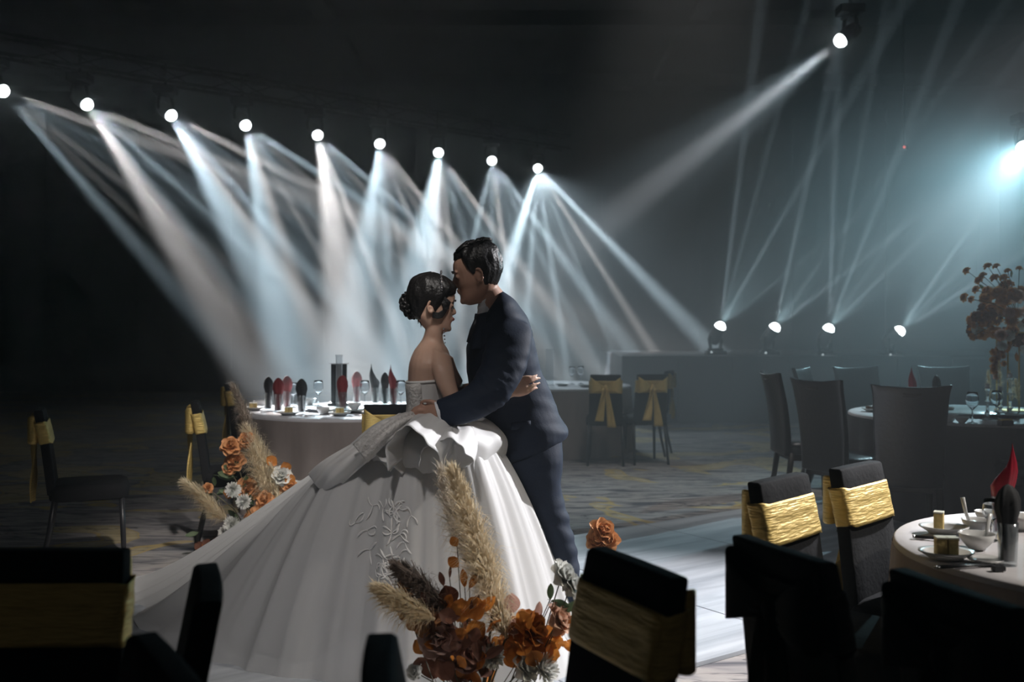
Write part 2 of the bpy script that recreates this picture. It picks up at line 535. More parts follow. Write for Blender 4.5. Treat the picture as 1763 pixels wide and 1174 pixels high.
ORD = ['leftmost', 'second', 'third', 'fourth', 'fifth', 'sixth', 'seventh', 'eighth']
for i, p in enumerate(ROW):
    x, y = ROW_PX[i]
    am = (ROW_FAN[i][0] + ROW_FAN[i][1]) / 2
    lab = ('bright overhead beam lamp, leftmost of the long row at the edge of the frame' if i == 0 else
           'brightest overhead beam lamp at the far right end of the long row' if i == 8 else
           'overhead beam lamp, %s from the left in the long ceiling row' % ORD[i])
    h, c = moving_head('moving_head_light', lab, p, floor_hit(x, y, am, 790), True, 'row of overhead beam lamps')
off = Vector((0, 0, .57))
dv = (ROW[8] - ROW[0]).normalized()
back = Vector((-.10, .12, .05))
truss('lighting_truss', 'black lattice truss carrying the long row of beam lamps', ROW[0] - dv * 1.0 + off + back, ROW[8] + dv * .9 + off + back)

# lone spotlight at the upper right, the lamp at the right edge, four uplights on the low stage at the back
P1 = W(1447, 70, 12.0)
h1, _ = moving_head('spotlight', 'single bright spotlight high up at the upper right, throwing one broad beam', P1, W(1010, 400, 11.0), True, None, 6.45 - P1.z - .33)
P2 = W(1763, 256, 11.0)
moving_head('spotlight', 'bright lamp cut by the right edge above the tall flowers', P2, Vector((2.0, 6.9, .6)), True, None, 6.45 - P2.z - .33)
UP_PX = [(1240, 562), (1334, 564), (1427, 566), (1549, 570)]
UP_FAN = [(88, 80, 65, 42), (84, 60, 42), (96, 88, 76, 62, 50), (64, 53, 38, 32)]
UPS = [W(x, y, 15.0) for x, y in UP_PX]
ulab = ['first floor beam lamp from the left on the low back riser', 'second floor beam lamp from the left on the low back riser',
        'third floor beam lamp from the left on the low back riser', 'last floor beam lamp on the back riser, beside the tall flowers']
riser = thing('stage_riser', 'dark low stage riser under the four floor beam lamps', 'stage', (4.8, 16.3, 0))
MB().box((0, 0, .49), (6.4, 3.6, .98)).build('platform', BLACKPLASTIC, riser, smooth=False, bevel=.01)
for k in range(8):
    MB().box((-2.8 + .8 * k, -1.815, .48), (.78, .03, .92)).build('fascia_panel', WALLM, riser, smooth=False, bevel=.006)
for i, p in enumerate(UPS):
    m_ = sum(UP_FAN[i]) / len(UP_FAN[i])
    aim = p + Vector((math.cos(R(m_)) * 5, -2.6, math.sin(R(m_)) * 5))
    h, c = moving_head('floor_beam_light', ulab[i], p, aim, False, 'floor beam lamps on the back riser')
    MB().ball(Vector((-.12, -.30, -.02)) + c + Vector((0, 0, -.22)), .016, 8, 5).build('indicator', WHITELED, h)
    h.location = p
tag(MB().ball((0, 0, 0), .018, 8, 5).build('indicator_lamp', REDLED, loc=W(1557, 253, 14)), 'tiny red indicator light high up near the right edge', 'indicator light')
MB().box((0, .03, 0), (.10, .05, .06)).tube([(0, .03, .03), (0, .03, 6.46 - W(1557, 253, 14).z)], .012, 6).build('drop_pipe', BLACKPLASTIC, bpy.data.objects['indicator_lamp'], smooth=False)

# ------------------------------------------------------------------ people
def srow(A, B, yc, yd, n=24, e=2.2):
    """ring through the outline pixels A and B at distance yc, half depth yd (superellipse)"""
    a = W(A[0], A[1], yc); b = W(B[0], B[1], yc)
    c = (a + b) / 2; h = (b - a) / 2
    out = []
    for k in range(n):
        q = 2 * PI * k / n
        cs, sn = math.cos(q), math.sin(q)
        u = math.copysign(abs(cs) ** (2 / e), cs); v = math.copysign(abs(sn) ** (2 / e), sn)
        out.append(c + h * u + Vector((0, yd * v, 0)))
    return out

def loft(mb, rows, n=24, e=2.2, grow=0.0, sub=3):
    """rows: (Ax, Ay, Bx, By, yc, yd); Catmull-Rom between the rows"""
    P = []
    m = len(rows)
    for i in range(m - 1):
        r0, r1, r2, r3 = rows[max(i - 1, 0)], rows[i], rows[i + 1], rows[min(i + 2, m - 1)]
        for s in range(sub):
            t = s / sub
            P.append([.5 * (2 * b + (c - a) * t + (2 * a - 5 * b + 4 * c - d) * t * t + (3 * b - a - 3 * c + d) * t ** 3) for a, b, c, d in zip(r0, r1, r2, r3)])
    P.append(list(rows[-1]))
    rr = []
    for r in P:
        ring = srow((r[0], r[1]), (r[2], r[3]), r[4], r[5], n, e)
        if grow:
            c = sum(ring, Vector()) / n
            ring = [p + (p - c).normalized() * grow for p in ring]
        rr.append(ring)
    mb.rings(rr)
    return rr

HEADP = [  # z, front, back, half width
    (-.012, .062, -.010, .028), (.000, .084, -.022, .034), (.012, .0925, -.036, .043), (.026, .0935, -.052, .051), (.040, .0925, -.064, .057),
    (.057, .0925, -.072, .062), (.074, .0930, -.079, .066), (.088, .0930, -.085, .069), (.102, .0925, -.090, .071), (.114, .0925, -.094, .0725),
    (.126, .0950, -.097, .0735), (.138, .0975, -.099, .0745), (.152, .0970, -.100, .0750), (.170, .0925, -.099, .0740), (.188, .0820, -.095, .070),
    (.204, .0640, -.084, .062), (.218, .0360, -.064, .046), (.227, .0060, -.036, .026), (.230, -.010, -.020, .008)]

def head_rings(f=0.0, n=28):
    out = []
    for z, fr, bk, w in HEADP:
        c = (fr + bk) / 2 if z > .06 else (fr * .35 + bk * .65)
        ring = []
        for k in range(n):
            q = 2 * PI * k / n
            cs, sn = math.cos(q), math.sin(q)
            x = c + (fr - c) * cs if cs > 0 else c + (c - bk) * cs
            e = 1.0 if cs < 0 else .92
            y = (w + f) * math.copysign(abs(sn) ** e, sn)
            ring.append(Vector((x + f * cs, y, z)))
        out.append(ring)
    return out

def head_shape(mb, M, fem=False):
    b = MB()
    b.rings(head_rings())
    prof = [(.130, .094, .006), (.114, .102, .0075), (.098, .111, .0095), (.087, .117, .0120), (.079, .112, .0130), (.073, .098, .009)]
    k = .93 if fem else 1.0
    b.rings([[Vector((x * k + .004 - .016 + .016 * math.cos(a), w * k * math.sin(a), z)) for a in [2 * PI * j / 10 for j in range(10)]] for z, x, w in prof])
    b.ball((.0935, 0, .0605), .0105, 8, 6, (.85, 2.0, .50))
    b.ball((.0925, 0, .0510), .0105, 8, 6, (.85, 1.8, .60))
    b.ball((.086, 0, .012), .016, 8, 6, (.8, 1.2, .9))
    for s in (-1, 1):
        b.ball((.086, .030 * s, .134), .011 if fem else .013, 8, 6, (.8, 1.7, .5))
        b.ball((.081, .031 * s, .115), .0135, 8, 6)
        for q in range(9):        # ear: rim plus hollow
            a = -2.2 + q * .52
            b.ball((-.008 - .014 * math.cos(a), (.079 + .004 * math.cos(a)) * s, .100 + .026 * math.sin(a)), .0062, 6, 4)
        b.ball((-.004, .0725 * s, .099), .021, 10, 8, (.62, .22, 1.1))
        b.ball((-.001, .0745 * s, .074), .0085, 8, 6, (.8, .6, 1.1))
    mb.add([M @ v for v in b.v], b.f)

def place_head(chin_px, tilt, d, face, size=1.0, yaw=0.0):
    """chin pixel, forward tilt in degrees (chin towards the neck), facing -1 left / +1 right"""
    a = W(*chin_px, d)
    base = Matrix.Rotation(0 if face > 0 else PI, 4, 'Z') @ Matrix.Rotation(R(yaw), 4, 'Z') @ Matrix.Rotation(R(tilt), 4, 'Y')
    T = base @ Matrix.Diagonal((size, size, size, 1))
    T.translation = a - (T.to_3x3() @ Vector((.090, 0, .004)))
    return T

def hair_cap(M, line, thick, seed=0, wave=.004, nq=72, nz=26, lift=0.0):
    """hair shell over the skull: line(q) gives the hairline height at angle q (0 = forehead)"""
    mb = MB()
    Z = [h[0] for h in HEADP]
    def skull(q, z):
        i = max(0, min(len(HEADP) - 2, next((k for k in range(len(Z) - 1) if Z[k + 1] >= z), len(Z) - 2)))
        t = (z - Z[i]) / (Z[i + 1] - Z[i])
        fr, bk, w = [HEADP[i][j] * (1 - t) + HEADP[i + 1][j] * t for j in (1, 2, 3)]
        c = (fr + bk) / 2; cs, sn = math.cos(q), math.sin(q)
        x = c + (fr - c) * cs if cs > 0 else c + (c - bk) * cs
        return Vector((x, w * math.copysign(abs(sn) ** (1 if cs < 0 else .92), sn), z))
    C = Vector((-.005, 0, .12))
    def pt(u, v, off):
        q = 2 * PI * u
        z0 = line(q)
        ang = v ** .8
        z = z0 + (.2299 - z0) * math.sin(ang * PI / 2)
        p = skull(q, z)
        nrm = (p - C); nrm.normalize()
        n1 = mnoise.noise(Vector((math.cos(q) * 9 + seed, math.sin(q) * 9, z * 22)))
        n2 = mnoise.noise(Vector((math.cos(q) * 30 + seed, math.sin(q) * 30, z * 18)))
        edge = min(1, v * 6 + .22)
        return p + nrm * (off * (thick * edge + (n1 * 1.6 + n2) * wave * edge))
    outer = [[M @ pt(i / nq, j / nz, 1) for i in range(nq)] for j in range(nz + 1)]
    inner = [[M @ (pt(i / nq, j / nz, 0) * .97 + C * .03) for i in range(nq)] for j in range(nz + 1)]
    mb.rings(inner[::-1] + outer)
    return mb

def fingers(mb, specs, r0=.0085):
    for pts in specs:
        n = len(pts)
        mb.tube(pts, [r0 * (1.05 - .30 * i / (n - 1)) for i in range(n)], 8)
        mb.ball(pts[-1], r0 * .74, 8, 6)

# ---------------- the man in the navy suit
DG = 4.24
groom = thing('person', 'man in a navy suit bending to kiss the forehead of the woman in white', 'person', (0, 0, 0))
TORSO = [(852, 514, 866, 500, 4.24, .075), (835, 541, 887, 518, 4.25, .150), (815, 567, 909, 548, 4.26, .195), (804, 594, 919, 582, 4.27, .205),
         (803, 630, 929, 625, 4.28, .195), (808, 665, 942, 658, 4.29, .175), (822, 700, 955, 692, 4.30, .172), (830, 726, 968, 721, 4.31, .185),
         (834, 755, 980, 740, 4.31, .195), (846, 803, 975, 753, 4.31, .195)]
def legrows(dx, y):
    return [(858 + dx, 768, 966 + dx, 745, y + (.03 if y < 4.3 else -.03), .10), (869 + dx, 806, 967 + dx, 792, y, .105), (884 + dx, 834, 965 + dx, 836, y, .098), (903 + dx, 866, 972 + dx, 873, y, .088),
            (929 + dx, 926, 987 + dx, 925, y, .078), (948 + dx, 970, 996 + dx, 981, y, .074), (956 + dx, 1040, 1004 + dx, 1045, y, .072), (960 + dx, 1118, 1012 + dx, 1120, y, .074)]
SLEEVE = [(862, 538, 911, 556, 4.13, .045), (840, 575, 918, 584, 4.07, .068), (828, 628, 908, 628, 4.00, .068), (814, 655, 890, 668, 3.95, .064), (800, 668, 856, 706, 3.93, .060),
          (785, 675, 818, 724, 3.925, .056), (768, 682, 790, 731, 3.925, .053), (751, 689, 765, 735, 3.93, .048)]
FAR = [(a, b, c, d, 8.58 - y if i < 3 else 4.47, yd) for i, (a, b, c, d, y, yd) in enumerate(SLEEVE)]
MG = place_head((796, 522), 13, 4.20, -1, 1.0)
b = MB()
loft(b, TORSO, grow=-.014)
loft(b, [(828, 540, 884, 520, 4.24, .10), (822, 512, 858, 492, 4.22, .058), (818, 500, 856, 476, 4.21, .054)])          # neck
loft(b, SLEEVE[1:-1] + [(758, 695, 764, 728, 3.93, .028)], grow=-.022)
loft(b, FAR[1:], grow=-.022)
for dx, y in ((2, 4.21), (-14, 4.39)): loft(b, legrows(dx, y), grow=-.014)
head_shape(b, MG)
# near hand: palm from the cuff, fingers spread over the lace at her waist
loft(b, [(758, 694, 764, 728, 3.93, .030), (744, 692, 752, 730, 3.945, .022), (730, 697, 738, 727, 3.965, .018), (724, 701, 730, 725, 3.975, .014)])
def pp(l): return [W(x, y, d) for x, y, d in l]
fingers(b, [pp([(736, 700, 3.955), (724, 699, 3.965), (714, 703, 3.975), (708, 709, 3.99)]),
            pp([(734, 706, 3.955), (721, 706, 3.96), (711, 711, 3.97), (706, 717, 3.99)]),
            pp([(733, 714, 3.96), (721, 715, 3.965), (712, 719, 3.975), (707, 723, 3.99)]),
            pp([(735, 721, 3.965), (725, 723, 3.97), (717, 726, 3.98), (713, 728, 3.99)]),
            pp([(752, 694, 3.93), (741, 690, 3.93), (731, 690, 3.945), (725, 693, 3.96)])])
b.build('body', SKIN_HIM, groom, remesh=.0045, relax=2)
# hair: short sides, fuller swept top
def lineG(q):
    c = math.cos(q)
    if c > .55: return .186
    a = abs(math.atan2(math.sin(q), c))
    if a < 1.35: return .186 - .073 * (a - .99) / .36
    if a < 1.55: return .110
    if a < 1.95: return .128 - .075 * max(0, (a - 1.72) / .23)
    return .050
hc = hair_cap(MG, lineG, .017, 3, .0045)
hc.build('hair', HAIRM, groom, recalc=True)
hb = MB()
rg = random.Random(5)
for k in range(46):      # swept locks over the forehead and crown
    y = rg.uniform(-.058, .058); x0 = rg.uniform(-.06, .045)
    zb = .232 - 3.2 * y * y - max(0, x0 - .02) * .5
    p = [Vector((x0 - .035, y * .9, zb + .010)), Vector((x0 - .005, y, zb + .017)), Vector((x0 + .025, y * 1.02, zb + .004))]
    hb.tube([MG @ q for q in p], [.004, .009, .003], 6)
hb.build('fringe_locks', HAIRM, groom)
eb = MB()
for s in (-1, 1):
    eb.tube([MG @ Vector((.101, .016 * s, .136)), MG @ Vector((.101, .034 * s, .140)), MG @ Vector((.088, .050 * s, .136))], [.003, .004, .002], 6)
eb.build('eyebrow', HAIRM, groom)
el = MB()
for s in (-1, 1):
    el.tube([MG @ Vector((.0905, .022 * s, .111)), MG @ Vector((.0915, .033 * s, .109)), MG @ Vector((.086, .044 * s, .112))], .0014, 5)
el.build('eyelash', HAIRM, groom)
# shirt collar, tie
cb = MB()
loft(cb, [(826, 548, 880, 522, 4.24, .098), (822, 531, 866, 506, 4.235, .078), (823, 524, 860, 500, 4.23, .072)])
loft(cb, [(815, 580, 850, 575, 4.22, .05), (820, 548, 850, 540, 4.22, .06), (823, 530, 850, 520, 4.22, .06)])
cb.build('shirt', SHIRT, groom)
tb = MB()
tb.tube([W(823, 541, 4.16), W(821, 549, 4.155)], [.013, .012], 8, squash=.6)
tb.tube([W(821, 549, 4.155), W(815, 568, 4.16), W(811, 590, 4.18)], [.010, .015, .020], 8, squash=.3)
tb.build('tie', TIEM, groom)
# jacket: torso and sleeves in one cloth, with soft creases
jb = MB()
loft(jb, TORSO, n=32, e=2.35)
loft(jb, SLEEVE, n=24)
loft(jb, FAR, n=24)
jk = jb.build('jacket', SUIT, groom, remesh=.008, relax=5)
for v in jk.data.vertices:
    c = v.co
    el_ = max(0, 1 - (c - W(850, 672, 3.93)).length / .16)
    n = mnoise.noise(Vector((c.x * 9, c.y * 9, c.z * 26))) * .005 + mnoise.noise(Vector((c.x * 4, c.y * 5, c.z * 9))) * .006
    n += el_ * mnoise.noise(Vector(((c.x + c.z) * 45, c.y * 10, (c.z - c.x) * 18))) * .010
    v.co = c + v.normal * n
jk.data.update()
lp = MB()          # lapel on the near side
lp.grid(lambda u, v: W(823 - 13 * u + v * (16 + 8 * u), 541 + 62 * u - 4 * v, 4.085 + .06 * (1 - v) * (1 - u) + .012 * abs(v - .5)), 10, 4)
lp.build('lapel', SUIT, groom, solid=.004)
fl = MB()
fl.grid(lambda u, v: W(880 + 34 * u, 728 - 4 * u + 13 * v, 4.125), 4, 2)
fl.build('pocket_flap', SUIT, groom, solid=.005)
cf = MB()
loft(cf, [(754, 691, 768, 733, 3.93, .043), (748, 691, 760, 732, 3.932, .042)])
cf.build('shirt_cuff', SHIRT, groom)
# trousers
tr = MB()
for dx, y in ((2, 4.21), (-14, 4.39)): loft(tr, legrows(dx, y), n=24)
tj = tr.build('trousers', SUIT, groom, remesh=.008, relax=4)
for v in tj.data.vertices:
    c = v.co
    kn = math.exp(-((c.z - .5) / .16) ** 2)
    v.co = c + v.normal * (mnoise.noise(Vector((c.x * 8, c.y * 8, c.z * 20))) * (.005 + .008 * kn))
tj.data.update()
for dx, y in ((2, 4.21), (-14, 4.39)):
    sb = MB()
    x0 = W(992 + dx, 1100, y).x
    prof = [(.055, .028, .045), (.03, .038, .085), (-.03, .040, .095), (-.09, .042, .075), (-.15, .046, .058), (-.20, .040, .045), (-.225, .022, .030)]
    rr = []
    for ox, w, h in prof:
        rr.append([Vector((x0 + ox, y + w * math.cos(q), max(.002, h / 2 + h / 2 * math.sin(q)))) for q in [2 * PI * j / 14 for j in range(14)]])
    sb.rings(rr)
    sb.build('shoe', SHOE, groom)

# ---------------- the woman in the wedding dress
bride = thing('person', 'woman in a strapless white ball gown, dark hair in a bun', 'person', (0, 0, 0))
MBR = place_head((774, 569), 7, 4.16, 1, .93, yaw=6)
b = MB()
BT = [(735, 545, 764, 556, 4.16, .050), (733, 565, 762, 574, 4.16, .050), (727, 584, 764, 590, 4.17, .060), (714, 602, 772, 604, 4.18, .115), (706, 622, 777, 626, 4.18, .150), (703, 645, 775, 648, 4.18, .140),
      (704, 668, 768, 670, 4.18, .125), (706, 700, 764, 702, 4.18, .112), (700, 728, 772, 732, 4.18, .125), (684, 775, 790, 780, 4.18, .165), (684, 830, 790, 835, 4.18, .165)]
loft(b, BT)
for y in (4.10, 4.27):
    loft(b, [(700, 820, 778, 825, y, .085), (712, 930, 768, 930, y, .065), (716, 985, 762, 985, y, .055), (720, 1060, 756, 1060, y, .045), (724, 1120, 750, 1120, y, .032)])
    b.ball((W(745, 1130, y).x, y, .045), .06, 10, 6, (1.7, .6, .6))
# near arm: upper arm hangs, forearm passes under his sleeve, hand lies on his back
loft(b, [(744, 598, 776, 612, 4.10, .040), (742, 625, 781, 634, 4.055, .044), (749, 655, 786, 661, 4.035, .041), (761, 680, 794, 683, 4.025, .037), (776, 708, 812, 692, 4.02, .036),
         (800, 721, 812, 693, 4.02, .034), (824, 713, 815, 687, 4.03, .031), (850, 702, 840, 678, 4.045, .028), (874, 688, 867, 668, 4.055, .024), (884, 683, 876, 662, 4.06, .022)], n=20)
loft(b, [(884, 683, 876, 662, 4.06, .022), (897, 683, 886, 653, 4.06, .017), (909, 679, 900, 651, 4.062, .015), (913, 676, 906, 652, 4.066, .011)], n=16)
fingers(b, [pp([(887, 656, 4.055), (898, 650, 4.055), (908, 648, 4.06), (913, 648, 4.065)]),
            pp([(902, 655, 4.06), (911, 651, 4.06), (918, 648, 4.068), (924, 646, 4.08)]),
            pp([(906, 661, 4.06), (915, 656, 4.06), (922, 653, 4.07), (929, 651, 4.085)]),
            pp([(908, 668, 4.06), (916, 664, 4.06), (923, 661, 4.07), (929, 659, 4.085)]),
            pp([(907, 675, 4.06), (914, 672, 4.062), (920, 669, 4.07), (925, 668, 4.082)])], .0068)
# far arm goes round his other side
loft(b, [(752, 602, 780, 615, 4.27, .042), (764, 630, 787, 636, 4.35, .040), (776, 656, 797, 655, 4.45, .036), (793, 680, 796, 661, 4.50, .030), (830, 674, 828, 655, 4.53, .026), (862, 670, 860, 652, 4.53, .022)], n=16)
b.ball(W(872, 661, 4.53), .036, 10, 8, (1, .5, .8))
fingers(b, [pp([(872, 655 + 5 * k, 4.53), (886, 653 + 5 * k, 4.53), (898, 653 + 5 * k, 4.51)]) for k in range(4)] + [pp([(866, 652, 4.52), (872, 645, 4.52), (880, 643, 4.52)])], .0068)
head_shape(b, MBR, True)
b.build('body', SKIN_HER, bride, remesh=.0045, relax=2)
lip = MB()
lip.ball(MBR @ Vector((.099, 0, .056)), .0085, 8, 6, (.8, 1.6, .9))
lip.build('lips', mat('rose lips', (.42, .12, .11), .4), bride)
el = MB()
for s in (-1, 1):
    el.tube([MBR @ Vector((.0905, .020 * s, .113)), MBR @ Vector((.093, .033 * s, .110)), MBR @ Vector((.086, .045 * s, .113))], .0018, 5)
    el.tube([MBR @ Vector((.101, .016 * s, .137)), MBR @ Vector((.100, .034 * s, .141)), MBR @ Vector((.088, .050 * s, .137))], [.002, .003, .0015], 5)
el.build('eyelash', HAIRM, bride)
def lineB(q):
    a = abs(math.atan2(math.sin(q), math.cos(q)))
    if a < .9: return .172 - .02 * a
    if a < 1.5: return .154 - .075 * (a - .9) / .6
    if a < 1.8: return .085 + .03 * (a - 1.5) / .3
    return .115 - .075 * min(1, (a - 1.8) / .6)
hair_cap(MBR, lineB, .022, 9, .005).build('hair', HAIRM, bride)
bn = MB()
rg = random.Random(3)
C0 = W(712, 524, 4.17)
for k in range(34):      # bun built from coiled curls
    a = rg.uniform(0, 2 * PI); h = rg.uniform(-1, 1); rr_ = math.sqrt(1 - h * h)
    dirv = Vector((rr_ * math.cos(a) * .062, rr_ * math.sin(a) * .058, h * .066))
    q0 = C0 + dirv * .82
    t1 = dirv.cross(Vector((rg.uniform(-1, 1), rg.uniform(-1, 1), rg.uniform(-1, 1)))).normalized(); t2 = dirv.normalized().cross(t1)
    rad = rg.uniform(.012, .019)
    pts = [q0 + (t1 * math.cos(w) + t2 * math.sin(w)) * rad * (1 - .05 * j) + dirv.normalized() * .006 * math.sin(w * 1.3) for j, w in enumerate([j * .85 for j in range(8)])]
    bn.tube(pts, .0062, 6)
bn.ball(C0, .054, 14, 10, (1, 1, 1.05))
bn.build('hair_bun', HAIRM, bride)
lk = MB()        # loose strands over the cheek and nape
for k in range(16):
    s = -1
    o = rg.uniform(-.014, .010)
    lk.tube([MBR @ Vector((.035 + o, .074 * s, .150)), MBR @ Vector((.065 + o, .068 * s, .118 + o)), MBR @ Vector((.060 + o, .066 * s, .085 + 2 * o)), MBR @ Vector((.030, .069 * s, .066 + o)), MBR @ Vector((.004, .074 * s, .066 + o))], [.004, .0055, .0045, .0035, .002], 6)
for k in range(9):
    x = rg.uniform(722, 738); y = rg.uniform(548, 556)
    lk.tube([W(x, y - 8, 4.13), W(x - 2, y, 4.125), W(x - 1 + rg.uniform(-4, 4), y + rg.uniform(4, 10), 4.13)], [.003, .002, .001], 5)
lk.build('loose_strands', HAIRM, bride)
ti = MB()
for k in range(26):
    a = -1.45 + 2.9 * k / 25
    base = Vector((.030 - .012 * math.cos(a), .088 * math.sin(a), .165 + .083 * math.cos(a)))
    hgt = .006 + .010 * math.cos(a) ** 2 * (1 if k % 2 else .55)
    ti.ball(MBR @ base, .0042, 6, 4)
    ti.ball(MBR @ (base * 1.0 + Vector((.002, math.sin(a) * hgt, math.cos(a) * hgt))), .0045 if k % 2 else .003, 6, 4)
    ti.tube([MBR @ base, MBR @ (base + Vector((.002, math.sin(a) * hgt, math.cos(a) * hgt)))], .0014, 4)
ti.build('tiara', CRYSTAL, bride)
er = MB()
for k in range(5):
    er.ball(W(764 + k * .5, 566 + k * 6, 4.085), .0045 - .0003 * k, 6, 4)
er.build('earring', CRYSTAL, bride)
bo = MB()
BOD = [(702, 656, 771, 652, 4.18, .137), (703, 668, 770, 668, 4.18, .130), (705, 700, 766, 702, 4.18, .118), (701, 727, 772, 731, 4.18, .130), (692, 750, 782, 755, 4.18, .15)]
loft(bo, BOD, n=36, grow=.006)
bd = bo.build('bodice', SATIN, bride)
lc = MB()
loft(lc, [(702, 660, 738, 656, 4.15, .112), (704, 700, 738, 702, 4.15, .097), (700, 728, 740, 731, 4.15, .110)], n=30, grow=.010)
lc.build('lace_panel', LACE, bride)
bt = MB()
for k in range(9):
    bt.ball(W(704.5 + .2 * k, 662 + 7 * k, 4.10), .006, 6, 5)
bt.build('back_buttons', SATIN, bride)
ed = MB()
ring = srow((701, 657), (772, 652), 4.18, .142, 40)
ed.tube(ring + ring[:1], .006, 6, caps=False)
ed.build('neckline_trim', SATIN, bride)

# skirt: bell with a long train to the left, radial pleats
HEM = [(.27, 4.02), (.34, 4.25), (.30, 4.55), (.12, 4.85), (-.25, 5.15), (-.75, 5.42), (-1.35, 5.66), (-1.85, 5.74), (-2.06, 5.50),
       (-1.95, 5.05), (-1.70, 4.55), (-1.38, 4.20), (-1.00, 3.98), (-.62, 3.84), (-.28, 3.76), (.05, 3.80)]
WC = W(737, 722, 4.18)
def hem_at(u):
    n = len(HEM); x = (u % 1) * n; i = int(x); t = x - i
    p0, p1, p2, p3 = [Vector((*HEM[(i + k) % n], 0)) for k in (-1, 0, 1, 2)]
    return .5 * (2 * p1 + (p2 - p0) * t + (2 * p0 - 5 * p1 + 4 * p2 - p3) * t * t + (3 * p1 - p0 - 3 * p2 + p3) * t ** 3)
def skirt_pt(u, v, off=0.0, wave=1.0, vmax=1.0):
    """u around, v from waist to hem"""
    h = hem_at(u)
    d = Vector((h.x - WC.x, h.y - WC.y, 0)); L_ = d.length; d.normalize()
    r0 = .115
    vv = v * vmax
    long_ = min(1, max(0, (L_ - .62) / .9))
    t = vv ** .85
    rr_ = r0 + (L_ - r0) * t
    zr = (1 - t * t) * (1 - long_) + ((1 - t) ** 1.35 * (1 + .35 * t)) * long_
    z = WC.z * zr + .012
    q = u * 2 * PI
    cq, sq = math.cos(q), math.sin(q)
    ph = q * 34 + 5 * mnoise.noise(Vector((cq * 2.5, sq * 2.5, 1)))
    pl = (math.sin(ph) * .5 + .5 * mnoise.noise(Vector((cq * 30, sq * 30, t * .6)))) * (.003 + .011 * t) + mnoise.noise(Vector((cq * 4.5, sq * 4.5, t * .7))) * (.004 + .045 * t)
    pl *= wave * (1 + .5 * long_)
    p = Vector((WC.x, WC.y, 0)) + d * (rr_ + pl * (1 - .6 * long_) + off) + Vector((0, 0, z + pl * .9 * long_ + off * .5))
    if p.z < .012: p.z = .012
    return p
sk = MB()
sk.grid(lambda u, v: skirt_pt(u, v), 440, 50, wrap=True)
so = sk.build('skirt', ORGANZA, bride)
ov = MB()      # sheer top layer that ends in loose points
ov.grid(lambda u, v: skirt_pt(u + .004 * (1 - v), v, .013 * (1 - v) + .0015, 1.0 + .2 * (1 - v), .93 + .035 * math.sin(u * 2 * PI * 7) + .015 * math.sin(u * 2 * PI * 17)), 440, 44, wrap=True)
ov.build('overskirt', mat('sheer tulle', (.82, .82, .82), .5, thin=.45), bride)

# peplum: billowing organza flounce over the hips, a big looped bow and its tails
pe = MB()
def pep(u, v):
    q = 2 * PI * u
    right = .5 + .5 * math.cos(q)
    R_ = .285 + .045 * right + .012 * math.sin(3 * q + 1)
    a = v * 2.5
    rr = .10 + (R_ - .10) * (math.sin(a) if a < PI / 2 else 1 - .10 * (a - PI / 2))
    wob = (.020 * math.sin(5 * q + .8) + .025 * mnoise.noise(Vector((math.cos(q) * 4, math.sin(q) * 4, 2)))) * v
    z = WC.z + .012 - .105 * (1 - math.cos(a)) + (.02 * math.sin(5 * q + .8) + .012 * math.sin(13 * q)) * v
    return Vector((WC.x + .012 + (rr + wob) * math.cos(q), WC.y + (rr + wob) * .92 * math.sin(q), z))
pe.grid(pep, 160, 22, wrap=True)
pe.build('peplum', ORGANZA, bride)
def bowloop(name, c, axis, rad0, rad1, ln, a0, a1, m=None, sq=1.0):
    """arched fold: a tunnel of cloth open below, lips flaring outwards"""
    axis = Vector(axis).normalized(); e1 = Vector((0, 0, 1)) - axis * axis.z; e1.normalize(); e2 = axis.cross(e1)
    g = MB()
    def fn(u, v):
        a = R(a0 + (a1 - a0) * u); k = abs(2 * u - 1)
        r = (rad0 + (rad1 - rad0) * v) * (1 + .32 * k ** 3 + .10 * (1 - v) ** 3) + .007 * math.sin(u * 15 + v * 4) + .004 * math.sin(u * 37 + 2)
        return Vector(c) + axis * (ln * v + .03 * math.sin(u * 7)) + (e1 * math.cos(a) + e2 * math.sin(a) * sq) * r
    g.grid(fn, 60, 14)
    return g.build(name, m or ORGANZA, bride, solid=.0025)
bowloop('bow_loop', W(708, 778, 3.74), (.30, 1, .22), .088, .085, .30, -128, 128, sq=1.0)
bowloop('bow_loop', W(770, 790, 3.76), (.0, 1, .15), .070, .09, .26, -110, 125, sq=1.1)
bowloop('bow_loop', W(655, 800, 3.96), (.75, .7, .40), .070, .06, .24, -115, 115)
def strip(name, pts, wid, m, wave=.01, n=30):
    g = MB()
    P = pp(pts)
    def at(t):
        x = t * (len(P) - 1); i = min(int(x), len(P) - 2); f = x - i
        p0, p1, p2, p3 = P[max(i - 1, 0)], P[i], P[i + 1], P[min(i + 2, len(P) - 1)]
        return .5 * (2 * p1 + (p2 - p0) * f + (2 * p0 - 5 * p1 + 4 * p2 - p3) * f * f + (3 * p1 - p0 - 3 * p2 + p3) * f ** 3)
    def fn(u, v):
        p = at(u); t = (at(min(1, u + .02)) - at(max(0, u - .02))).normalized()
        sd = t.cross(Vector((0, -1, .15))).normalized()
        return p + sd * (v - .5) * wid * (.7 + .5 * u) + Vector((0, -1, .3)) * wave * (math.cos((v - .5) * PI * 1.2) * 2 + math.sin(v * 17 + u * 5) * .6)
    g.grid(fn, n, 12)
    return g.build(name, m, bride, solid=.003)
strip('lace_tail', [(722, 716, 4.00), (690, 726, 3.90), (655, 749, 3.86), (620, 780, 3.88)], .075, LACE, .010)
strip('bow_tail', [(655, 755, 3.98), (610, 785, 3.98), (570, 815, 4.02), (548, 838, 4.10)], .12, SATIN, .02)
